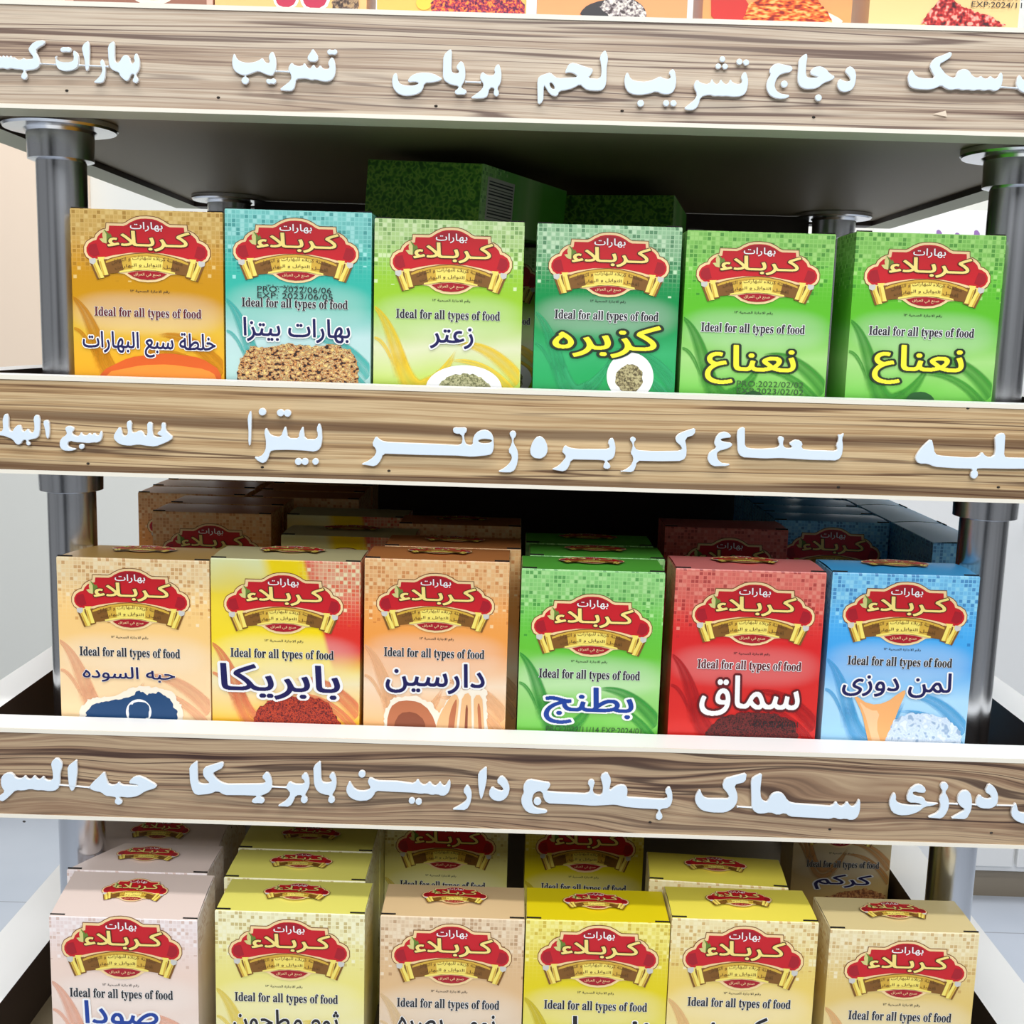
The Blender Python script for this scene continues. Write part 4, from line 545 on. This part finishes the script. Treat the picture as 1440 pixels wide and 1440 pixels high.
# ------------------------------------------------------------------ the setting
def structure(name, mb, **k): o = mb.build(name, **k); o['kind'] = 'structure'; return o
fm = mat('floor_tile', (206, 214, 226), .22, 0, .5); g = NT(fm); x, y, z = g.obj()
gx = g.m('ABSOLUTE', g.m('SUBTRACT', g.m('FRACT', g.m('DIVIDE', g.m('ADD', x, 20.1), .6)), .5)); gy = g.m('ABSOLUTE', g.m('SUBTRACT', g.m('FRACT', g.m('DIVIDE', g.m('ADD', y, 20.3), .6)), .5))
g.put(g.b.inputs['Base Color'], g.mix(g.m('GREATER_THAN', g.m('MAXIMUM', gx, gy), .497), g.mix(g.noise(g.xyz(x, y, 0.0), 3.0, 3), lin((196, 206, 220)), lin((222, 228, 238))), lin((170, 176, 186))))
mb = MB(); mb.box(-3.2, 3.2, -3.2, 2.6, -.1, 0, fm); structure('floor', mb)
MT['wall'] = mat('wall_paint', (232, 232, 224), .7); MT['peach'] = mat('peach_panel', (250, 228, 204), .6); MT['skirting'] = mat('skirting', (150, 138, 120), .6)
mb = MB(); mb.box(-3.2, 3.2, 2.45, 2.6, 0, 3.0, M_('wall')); structure('wall_back', mb)
mb = MB(); mb.box(-3.2, 3.2, 2.425, 2.45, 0, .07, M_('skirting')); structure('baseboard_back', mb)
mb = MB(); mb.box(-2.4, -1.13, 2.40, 2.45, 1.20, 2.9, M_('peach')); structure('trim_1', mb, bevel=.004)

# far white cabinet on the right with a purple printed pack on it
cab = empty('wall_cabinet', (1.05, 2.05, 0), 'plain white cabinet against the back wall behind the right post', 'cabinet')
mb = MB(); mb.box(-.5, .9, 0, .38, .08, 1.50, M_('white')); mb.build('body', cab, bevel=.004)
mb = MB(); mb.box(-.52, .92, -.02, .38, 1.50, 1.53, M_('white')); mb.build('countertop', cab, bevel=.004)
mb = MB(); mb.box(-.46, .86, .03, .36, 0, .08, M_('skirting')); mb.build('plinth', cab)
for xa, xb in ((-.495, .195), (.205, .895)):
    mb = MB(); mb.box(xa, xb, -.018, -.001, .10, 1.49, M_('white')); d = mb.build('door', cab, bevel=.003)
    hx = xb - .05 if xa < 0 else xa + .05
    mb = MB(); mb.box(hx-.008, hx+.008, -.045, -.019, .95, 1.12, M_('chrome')); mb.build('handle', d, bevel=.003)
MT['purple'] = mat('purple_print', (150, 112, 176), .5)
pk = empty('tissue_pack', (1.13, 2.2, 1.53), 'white pack with purple lettering on the far cabinet', 'pack')
mb = MB(); mb.box(-.26, .26, 0, .12, 0, .15, M_('white')); mb.build('wrapper', pk, bevel=.01)
mb = MB(); rr = random.Random(3)
for q in range(9):
    xx = -.2 + q*.045; hh = .022 + rr.random()*.03
    put_poly(mb, [rounded([(xx, .052), (xx + .03, .050), (xx + .045, .060), (xx + .032, .066), (xx + .024, .06 + hh), (xx + .012, .064 + hh), (xx + .012, .066), (xx - .004, .064)], .004)], M_('purple'), -.0008)
mb.build('lettering', pk)

# ------------------------------------------------------------------ the rack
ZT = [EYE + a for a in (.1538, -.0267, -.2142, -.4000)]; FH = .0504; T = .0209; BASEH = .012
rack = empty('display_rack', (0, 0, 0), 'wood-fronted shop rack with chrome posts and white lettering on its shelf edges', 'rack')
WOODS = [wood('laminate_grey_oak', 3.1, (210, 194, 172), (176, 153, 131), (94, 71, 63), .016),
         wood('laminate_honey', 11.7, (212, 186, 144), (175, 142, 101), (82, 54, 38), .012, band=[(EYE-.0475, .004, .7), (EYE-.0735, .004, .75)]),
         wood('laminate_walnut', 23.4, (188, 163, 131), (146, 117, 92), (66, 47, 41), .060, 3.4),
         wood('laminate_plain', 31.0, (200, 180, 150), (170, 140, 110), (90, 66, 56), .012)]
POSTS = [(-.2499, .060), (.2697, .060), (-.2415, .385), (.259, .385)]
shelves = []
for k, zt in enumerate(ZT):
    zb = zt - FH; yf = 0 if k < 3 else -.0285; xi0, xi1 = (-.283, .304) if k < 3 else (-.294, .302); th = .022 if k < 3 else .036
    mb = MB(); mb.box(xi0, xi1, yf + T, .43, zb + .004, zb + BASEH, M_('melamine')); sh = mb.build('shelf', rack); shelves.append(sh)
    mb = MB(); mb.box(xi0 - th, xi1 + th, yf, yf + T, zb, zt, M_('dark_brown'), {'front': WOODS[k], 'top': M_('white'), 'bottom': M_('edge_green'), 'left': WOODS[k], 'right': WOODS[k]}); fb = mb.build('front_board', sh)
    mb = MB(); mb.box(xi0 - th, xi1 + th, yf - .0007, yf - .00005, zt - .0022, zt, M_('edge_white')); mb.box(xi0 - th, xi1 + th, yf - .0007, yf - .00005, zb, zb + .0020, M_('edge_white')); mb.build('edge_banding', sh)
    for s, (a, b) in enumerate(((xi0 - th, xi0), (xi1, xi1 + th))):
        mb = MB(); mb.box(a, b, yf + T, .45, zb, zt, M_('dark_brown'), {'top': M_('white'), 'bottom': M_('edge_green'), ('left' if s == 0 else 'right'): M_('white')}); mb.build('side_board', sh)  # inner board faces set plain dark brown
    mb = MB(); mb.box(xi0, xi1, .43, .45, zb, zt, M_('dark_brown'), {'top': M_('white')}); mb.build('back_board', sh)
    zu = zb + .004 if k == 0 else zb + .004
    zlow = (ZT[k+1] - FH + BASEH) if k < 3 else 0
    for px, py in POSTS:
        mb = MB(); mb.lathe(px, py, [(.0132, zlow + .0005), (.0132, zu - .0005)], M_('chrome')); p = mb.build('post', rack, smooth=.6)
        mb = MB(); mb.lathe(px, py, [(.0140, zu - .021), (.0172, zu - .020), (.0176, zu - .006), (.0190, zu - .0045), (.0290, zu - .0042), (.0300, zu - .003), (.0300, zu - .0004)], M_('chrome')); mb.build('flange', p, smooth=.6)
    if k < 3:
        zl2 = ZT[k+1] - FH + BASEH
        mb = MB(); mb.box(-.225, .243, .404, .412, zl2 + .001, zb + .003, M_('dark_brown')); mb.build('dark_backing', rack)  # dark sheet added behind the boxes so the shelf interior goes black
# small nails and one chip in the laminate
for k, pts in enumerate(SCREWS):
    for X_, Z_ in pts:
        mb = MB(); n = 10; vs_ = [(X_, -.0011, Z_ + EYE)] + [(X_ + .0009*math.cos(a*2*math.pi/n), -.0001, Z_ + EYE + .0006*math.sin(a*2*math.pi/n)) for a in range(n)]
        mb.add(vs_, [(0, 1 + (a+1) % n, 1 + a) for a in range(n)], M_('screw')); mb.build('nail', shelves[k])
mb = MB(); mb.add([(CHIP[i][0], -.0009, CHIP[i][1] + EYE) for i in range(3)], [(0, 1, 2)], M_('chip')); mb.build('chip', shelves[0])

# white cut-out words on the shelf edges (0.1 mm units, measured from the eye level)
for board, word, items in LETTERS:
    groups = []
    for it in items:
        kd, *pt = it.split(); l = [tuple(int(q)*1e-4 for q in p.split(',')) for p in pt]
        if kd == 'H': groups[-1].append(rounded(l, .0008))
        else: groups.append([l if kd == 'O' else rounded(l, .0011)])
    mb = MB()
    for gr in groups:
        v, f = fill2d([offset_poly(gr[0], -.00035)] + [offset_poly(h_, .00035) for h_ in gr[1:]], .0006, .0003)
        pv = [(p[0], -p[2] - .0016, p[1] + EYE) for p in v]
        flat = [q for q in f if all(pv[i][1] < -.0024 for i in q)]; rim = [q for q in f if not all(pv[i][1] < -.0024 for i in q)]
        mb.add(pv, flat, M_('acrylic_face')); o_ = len(mb.v) - len(pv); k_ = mb.mid(M_('acrylic'))
        for q in rim: mb.f.append(tuple(o_ + i for i in q)); mb.mi.append(k_)
    o = mb.build('lettering', shelves[board-1]); o['label'] = 'white cut-out Arabic word'

# ------------------------------------------------------------------ spice boxes
SWM = {}; LIDM = {}
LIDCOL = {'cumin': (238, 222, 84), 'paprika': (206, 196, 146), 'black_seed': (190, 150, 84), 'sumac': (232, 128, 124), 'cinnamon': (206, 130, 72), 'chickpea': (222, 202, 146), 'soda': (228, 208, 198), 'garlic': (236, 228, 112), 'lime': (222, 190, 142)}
JAG = {'p_pizza', 'p_paprika', 'p_sumac', 'p_herb', 'p_seed', 'p_purple', 'p_beads', 'p_noodle', 'p_flake', 'p_indigo', 'p_halo', 'p_turm', 'p_spice', 'p_crystal'}
def soft_mat(name, rgb):      # ink laid over the carton with soft edges
    m = mat(name, rgb, .36); t = m.node_tree; at = t.nodes.new('ShaderNodeAttribute'); at.attribute_name = 'ink'; tr = t.nodes.new('ShaderNodeBsdfTransparent'); mx = t.nodes.new('ShaderNodeMixShader')
    t.links.new(at.outputs['Fac'], mx.inputs[0]); t.links.new(tr.outputs[0], mx.inputs[1]); t.links.new(t.nodes['Principled BSDF'].outputs[0], mx.inputs[2]); t.links.new(mx.outputs[0], t.nodes['Material Output'].inputs[0]); return m
def jagged(pts, step, amp, rnd):
    out = []
    for i in range(len(pts)):
        p, q = Vector(pts[i]), Vector(pts[(i+1) % len(pts)]); n = max(1, int((q-p).length/step))
        for k in range(n): v = p + (q-p)*k/n; out.append((v.x + rnd.uniform(-amp, amp), v.y + rnd.uniform(-amp, amp)))
    return out
D = .036
def build_box(b, label, group, depth=D, taper=0.0, rz=0.0, front_drop=0.0):
    root = empty('spice_box', (b['x'], b['y'], b['z'] + EYE + .0003), label, 'box', group, rz)
    Wd, Ht = b['W'], b['H']; hw = Wd/2; seed = 1.0 + 3.7*b['i'] + 11*int(b['row'][1])
    tagv = b['tag'][1]/Ht; pm = print_mat(b['prod'], Wd, Ht, tagv, seed)
    zf, zb_ = Ht - front_drop, Ht
    # carton: open-topped sleeve with a slightly crushed back left corner where taper is set
    mb = MB(); e = .0006
    def ring(z_f, z_b, i): return [(-hw + i, i, z_f), (hw - i, i, z_f), (hw - i, depth - i, z_b), (-hw + i + taper, depth - i, z_b)]
    r0 = ring(0, 0, e); r1 = ring(e, e, 0); r2 = ring(zf - .0012, zb_ - .0012, 0); r3 = ring(zf - .0006, zb_ - .0006, .0003)
    mb.v = r0 + r1 + r2 + r3; k = mb.mid(pm)
    for j in range(3):
        for i in range(4): mb.f.append((j*4 + i, j*4 + (i+1) % 4, (j+1)*4 + (i+1) % 4, (j+1)*4 + i)); mb.mi.append(k)
    mb.f.append((3, 2, 1, 0)); mb.mi.append(k)
    # printed swirls are part of the carton's own artwork
    if b['prod'] not in SWM: SWM[b['prod']] = soft_mat('swirl_' + b['prod'], PRODUCTS[b['prod']][3])
    rb = SWM[b['prod']]; FD = {}
    def ribbon(pts, y):
        rows_ = []
        for i, (u, v, wd) in enumerate(pts):
            a = pts[max(i-1, 0)]; c = pts[min(i+1, len(pts)-1)]; t = Vector(((c[0]-a[0])*Wd, (c[1]-a[1])*Ht)).normalized(); nn = Vector((-t.y, t.x))*wd*Wd
            p = Vector(((u-.5)*Wd, v*Ht)); end = min(1, i/3, (len(pts)-1-i)/3 if pts[-1][0] < .97 else 1)
            rows_.append([(max(-hw + .0004, min(hw - .0004, (p + nn*q).x)), y, (p + nn*q).y, al*(end if pts[0][0] > .03 else min(1, end + (1 if i < 4 else 0)))) for q, al in ((1, 0), (.72, .80), (.1, .42), (-.4, .66), (-1, 0))])
        for i in range(len(rows_)-1):
            for j in range(4):
                quad = (rows_[i][j], rows_[i][j+1], rows_[i+1][j+1], rows_[i+1][j]); o_ = len(mb.v); mb.add([q[:3] for q in quad], [(0, 1, 2, 3)], rb)
                for e_, q in enumerate(quad): FD[o_ + e_] = q[3]
    if b['row'] != 'r0':
        def arc(p0, p1, p2, w0, w1, w2, n=14):
            o = []
            for i in range(n+1):
                t = i/n; q = lambda a, b_, c: (1-t)**2*a + 2*t*(1-t)*b_ + t*t*c
                o.append((q(p0[0], p1[0], p2[0]), q(p0[1], p1[1], p2[1]), q(w0, w1, w2)))
            return o
        y_ = -.00008
        ribbon(arc((0, .63), (.11, .58), (.20, .34), .010, .045, .070, 20), y_); ribbon(arc((.165, .45), (.25, .20), (.43, .335), .045, .10, .06, 20), y_ - .00012)
        ribbon(arc((.36, .30), (.47, .33), (.56, .46), .06, .05, .006), y_ - .00006); ribbon(arc((0, .50), (.07, .50), (.14, .38), .010, .022, .008), y_ - .00018)
        ribbon(arc((.56, .48), (.78, .50), (1.0, .33), .008, .055, .060, 20), y_ - .00006); ribbon(arc((.50, .41), (.78, .44), (1.0, .24), .006, .036, .04), y_ - .00018)
    ct = mb.build('carton', root)
    ink = ct.data.attributes.new('ink', 'FLOAT', 'POINT')
    for i_, a_ in FD.items(): ink.data[i_].value = a_
    # lid: gently bulging top flap hinged on the front edge
    mb = MB(); nx, ny = 8, 6; bul = random.uniform(.0004, .0016); lw = hw - .0004
    for j in range(ny+1):
        for i in range(nx+1):
            u, v = i/nx, j/ny; xl = -lw + taper*v
            mb.v.append((xl + (lw - xl)*u, .0003 + (depth - .0006)*v, zf + (zb_ - zf)*v - .0006 + bul*math.sin(math.pi*v)*(.6 + .4*math.sin(math.pi*u))))
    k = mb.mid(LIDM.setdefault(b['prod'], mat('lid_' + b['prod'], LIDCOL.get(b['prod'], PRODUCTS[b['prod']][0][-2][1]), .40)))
    for j in range(ny):
        for i in range(nx): a = j*(nx+1) + i; mb.f.append((a, a+1, a+nx+2, a+nx+1)); mb.mi.append(k)
    for s in (-1, 1):   # the two slits beside the fold
        x0_ = s*hw - s*.0002; mb.box(min(x0_, x0_ - s*.008), max(x0_, x0_ - s*.008), .0010, .0016, zf - .0006, zf + .00012, M_('gap_dark'))
    lid = mb.build('lid', root, smooth=.5)
    if b['row'] in ('r2', 'r3'):
        le = link('lid_emblem', EMBLEM, lid, (0, depth*.56, (zf + zb_)/2 + bul*.9 + .0004)); s_ = b['em'][2]*.56
        le.scale = (s_, s_, s_); le.rotation_euler = (-math.pi/2 + math.atan2(front_drop, depth), 0, 0)
    em = link('emblem', EMBLEM, root, (b['em'][0], -.00012, b['em'][1])); em.scale = (b['em'][2],)*3; em['label'] = 'red and gold emblem'
    em.scale = (b['em'][2], b['em'][2], b['em'][3]/.513)
    mb = MB(); put_text(mb, 'رقم الاجازة الصحية ١٣', *b['lic'], M_('ink'), -.0002, .01); mb.build('licence_line', root)
    mb = MB(); white_tag = (M_('white'), .05) if b['prod'] in ('sumac', 'coriander', 'mint') else (M_('white'), .035)
    put_text(mb, serif('Ideal for all types of food'), *b['tag'], M_('maroon' if b['prod'] == 'sumac' else 'ink' if b['prod'] != 'seven_spice' else 'maroon'), -.0004, .012, white_tag, arabic=False, yo=-.0003); mb.build('tagline', root)
    if 'name' in b:
        t, cx, cz, w_, h_, st = b['name']
        fill, ol = {'navy': ('navy', ('white', .055)), 'navy_plain': ('navy', ('white', .025)), 'blue': ('blue', ('white', .055)), 'yellow': ('yellow', ('darkgreen', .055)), 'white': ('white', ('maroon', .05)), 'black': ('ink', ('white', .03))}[st]
        mb = MB(); put_text(mb, t, cx, cz, w_, h_, M_(fill), -.0007, .016, (M_(ol[0]), ol[1]), yo=-.0006); mb.build('product_name', root)
    if b['pic']:
        mb = MB()
        for q, (mm, pts) in enumerate(b['pic']):
            pts = [(max(-hw + .0006, min(hw - .0006, a)), max(.002, c)) for a, c in pts]
            if mm in JAG: pts = [(max(-hw + .0006, min(hw - .0006, a)), max(.002, c)) for a, c in jagged(pts, .0012, .0007, random.Random(q))]
            put_poly(mb, [rounded(pts, .0004 if mm in JAG else .0025)], M_(mm), -.00032 - .00005*(q+1))
        mb.build('picture', root)
    if b['st']:
        mb = MB()
        for t, bb, mm in b['st']: put_text(mb, t, *bb, M_(mm), -.00075, .0, arabic=False)
        mb.build('date_stamp', root)
    return root
def copy_tree(o, parent=None):
    c = o.copy(); COL.objects.link(c); c.parent = parent
    for ch in list(o.children): copy_tree(ch, c)
    return c

LAB = {
 ('r0', 0): 'pink spice box at the left end of the topmost row', ('r0', 1): 'orange box printed with red hexagons in the topmost row', ('r0', 2): 'yellow-orange box with a purple powder heap in the topmost row',
 ('r0', 3): 'orange box with a black bowl of pale beads in the topmost row', ('r0', 4): 'red and orange box with a noodle dish in the topmost row', ('r0', 5): 'cream box with red flakes and a date stamp in the topmost row',
 ('r1', 0): 'gold box with navy lettering above an orange mound beside the left post', ('r1', 1): 'teal box with a pizza picture', ('r1', 2): 'lime green box with small navy lettering and a white herb bowl',
 ('r1', 3): 'dark green box with yellow lettering and a round bowl of seeds', ('r1', 4): 'bright green box with yellow lettering and a date stamp, beside the dark green box', ('r1', 5): 'bright green box with yellow lettering beside the right post',
 ('r2', 0): 'peach box with a dark blue splash beside the left post', ('r2', 1): 'yellow and red box with a heap of red powder', ('r2', 2): 'orange box with cinnamon sticks on its front', ('r2', 3): 'green box with blue lettering in front of a second green box',
 ('r2', 4): 'red box with white lettering over dark red crumbs', ('r2', 5): 'sky blue box with navy lettering beside the right post',
 ('r3', 0): 'pale pink box with blue lettering in the front of the bottom row', ('r3', 1): 'pale yellow box with black lettering, front of the bottom row beside the pink one', ('r3', 2): 'tan box in the front of the bottom row', ('r3', 3): 'bright lemon yellow box in the front of the bottom row',
 ('r3', 4): 'golden box with a bright yellow lid between the lemon yellow and the beige box', ('r3', 5): 'beige-gold box at the right end of the front bottom row'}
GRP = {'r0': 'spice boxes on the topmost shelf', 'r1': 'spice boxes on the second shelf', 'r2': 'spice boxes on the third shelf', 'r3': 'spice boxes on the bottom shelf'}
FRONT = {}
for b in BOXES:
    key = (b['row'], b['i']); kw = {}
    if key == ('r2', 0): kw = dict(taper=.0100)
    if key == ('r3', 0): kw = dict(front_drop=.008)
    FRONT[key] = build_box(b, LAB[key], GRP[b['row']], **kw)
def bare_lid(o):
    for ch in list(o.children_recursive):
        if ch.name.startswith('lid_emblem'): bpy.data.objects.remove(ch)
    return o
def behind(src, x, y, label, rz=0.0, z=None, rx=0.0, sx=1.0):
    o = copy_tree(FRONT[src]); o.location = (x, y, FRONT[src].location.z if z is None else z); o.rotation_euler = (rx, 0, rz); o['label'] = label; o.scale = (sx, 1, 1); return o
TURM = {'row': 'r3', 'i': 9, 'prod': 'turmeric', 'x': 0.2607, 'y': 0.24, 'z': -0.4384, 'W': 0.0749, 'H': 0.13, 'em': [-0.00217, 0.07694, 0.05836, 0.03491], 'lic': [6e-05, 0.05431, 0.01953, 0.00231], 'tag': [0.00128, 0.04508, 0.05543, 0.00695], 'name': ['كركم', 0.00229, 0.03144, 0.04358, 0.01222, 'navy'], 'pic': [('p_turm', [(-0.01444, 0.00158), (-0.01232, 0.0181), (0.00317, 0.0233), (0.01931, 0.02676), (0.03553, 0.02204), (0.04031, 0.00341)])], 'st': []}

G2 = [  # third shelf, behind the front row
 (('r2', 2), -.197, .158, 'amber box with mosaic top, nearest of those behind the peach box', 0), (('r2', 2), -.197, .197, 'dark topped box right behind the nearest amber box at left', 0), (('r2', 2), -.234, .240, 'amber box whose left corner shows farthest left behind the peach box', 0),
 (('r2', 2), -.236, .279, 'brown topped box in the far left stack under the shelf, second from front', 0), (('r2', 2), -.236, .317, 'brown topped box deepest in the far left stack', 0),
 (('r2', 2), -.150, .236, 'brown topped box right of the far left stack, front', 0), (('r2', 2), -.151, .274, 'brown topped box right of the far left stack, middle', 0), (('r2', 2), -.150, .312, 'brown topped box right of the far left stack, back', 0),
 (('r2', 1), -.098, .099, 'shaded box just behind the yellow and red one', 0), (('r2', 1), -.110, .175, 'dim olive box deeper behind the yellow and red one', 0),
 (('r2', 2), -.032, .0605, 'shaded box directly behind the orange cinnamon box', 0), (('r2', 2), -.032, .138, 'dim box deeper behind the orange cinnamon box', 0),
 (('r2', 3), .051, .0605, 'second green box directly behind the green one with blue lettering', 0), (('r2', 3), .049, .1, 'dark third green box behind the two green ones', 0),
 (('r2', 4), .143, .160, 'dark red box deep in the shade behind the red one', 0),
 (('r2', 5), .2235, .200, 'shaded blue box behind the sky blue one', 0), (('r2', 5), .2235, .238, 'dark blue topped box behind the shaded blue one', 0), (('r2', 5), .2235, .276, 'dark blue topped box third deep in the right column', 0), (('r2', 5), .2235, .314, 'dark blue topped box deepest in the right column', 0),
 (('r2', 5), .3026, .165, 'blue box turned sideways against the right shelf side, nearest', 90), (('r2', 5), .3026, .246, 'blue box turned sideways against the right shelf side, middle', 90), (('r2', 5), .3026, .327, 'blue box turned sideways against the right shelf side, farthest', 90)]
for src, x, y, lb, rz in G2:
    o = behind(src, x, y, lb, math.radians(rz)); o['group'] = 'boxes stacked behind the third shelf front row'
    if y > .15: bare_lid(o)
G3 = [(('r3', 0), -.214, .0738, 'third pink box back in the left column of the bottom row'), (('r3', 0), -.214, .111, 'fourth pink box back in the left column of the bottom row'),
 (('r3', 1), -.1175, .0335, 'second pale yellow box back in the bottom row'), (('r3', 1), -.1185, .071, 'third pale yellow box back in the bottom row'), (('r3', 1), -.1180, .109, 'fourth pale yellow box back in the bottom row'),
 (('r3', 1), -.036, .13, 'dark box standing in the shade behind the tan box'), (('r3', 3), .0556, .13, 'dim yellow box standing in the shade behind the lemon yellow box')]
for src, x, y, lb in G3: behind(src, x, y, lb)['group'] = 'boxes stacked behind the bottom front row'
behind(('r3', 4), .127, .037, 'golden box askew behind the one with a bright yellow lid', math.radians(-4))['group'] = 'boxes stacked behind the bottom front row'
second = dict([b for b in BOXES if b['row'] == 'r3' and b['i'] == 0][0]); second.update(x=-.2085, y=.0335, W=.081, st=[])
build_box(second, 'second pink box back in the left column, squeezed beside the post', 'boxes stacked behind the bottom front row', depth=.036, taper=.021)
build_box(TURM, 'yellow box with dark blue lettering and brown powder, far back by the right side', 'boxes stacked behind the bottom front row')
# second shelf: boxes behind the front row and two lying on top of them
G1 = [(('r1', 2), -.052, .104, 'upright box hidden behind the lime green box'), (('r1', 2), -.018, .190, 'upright box deeper behind the lime green box'), (('r1', 5), .072, .222, 'upright box hidden behind the dark green box'), (('r1', 5), .088, .300, 'upright box deeper behind the dark green box')]
for src, x, y, lb in G1: behind(src, x, y, lb)['group'] = 'boxes stacked behind the second shelf front row'
for src, (x, y), yaw, tilt, lb in ((('r1', 5), (-.006, .217), -25, 4, 'green box lying down behind the lime green box, its side turned right'), (('r1', 4), (.091, .331), -12, 0, 'dim green box lying down behind the dark green box')):
    o = copy_tree(FRONT[src]); o['label'] = lb; o['group'] = 'boxes lying on the second shelf stack'
    zz = FRONT[src].location.z + .1253 + .0385*math.sin(math.radians(tilt))
    o.matrix_world = Matrix.Translation((x, y, zz)) @ Matrix.Rotation(math.radians(yaw), 4, 'Z') @ Matrix.Rotation(math.radians(tilt), 4, 'Y') @ Matrix.Rotation(math.pi/2, 4, 'X')
    for ch in list(o.children):
        if ch.name.startswith('lid') and 'emblem' not in ch.name:
            ch.data = ch.data.copy(); ch.data.materials[0] = M_('p_leafy')
    if tilt:
        mb = MB(); hx = .0773/2 + .00008
        mb.add([(hx, .006, .080), (hx, .030, .080), (hx, .030, .116), (hx, .006, .116)], [(0, 1, 2, 3)], M_('silver_print'))
        for q in range(12): y_ = .0075 + q*.0018; mb.add([(hx + .0001, y_, .082), (hx + .0001, y_ + (.0005, .0009, .0007)[q % 3], .082), (hx + .0001, y_ + (.0005, .0009, .0007)[q % 3], .114), (hx + .0001, y_, .114)], [(0, 1, 2, 3)], M_('ink'))
        mb.build('barcode', o)
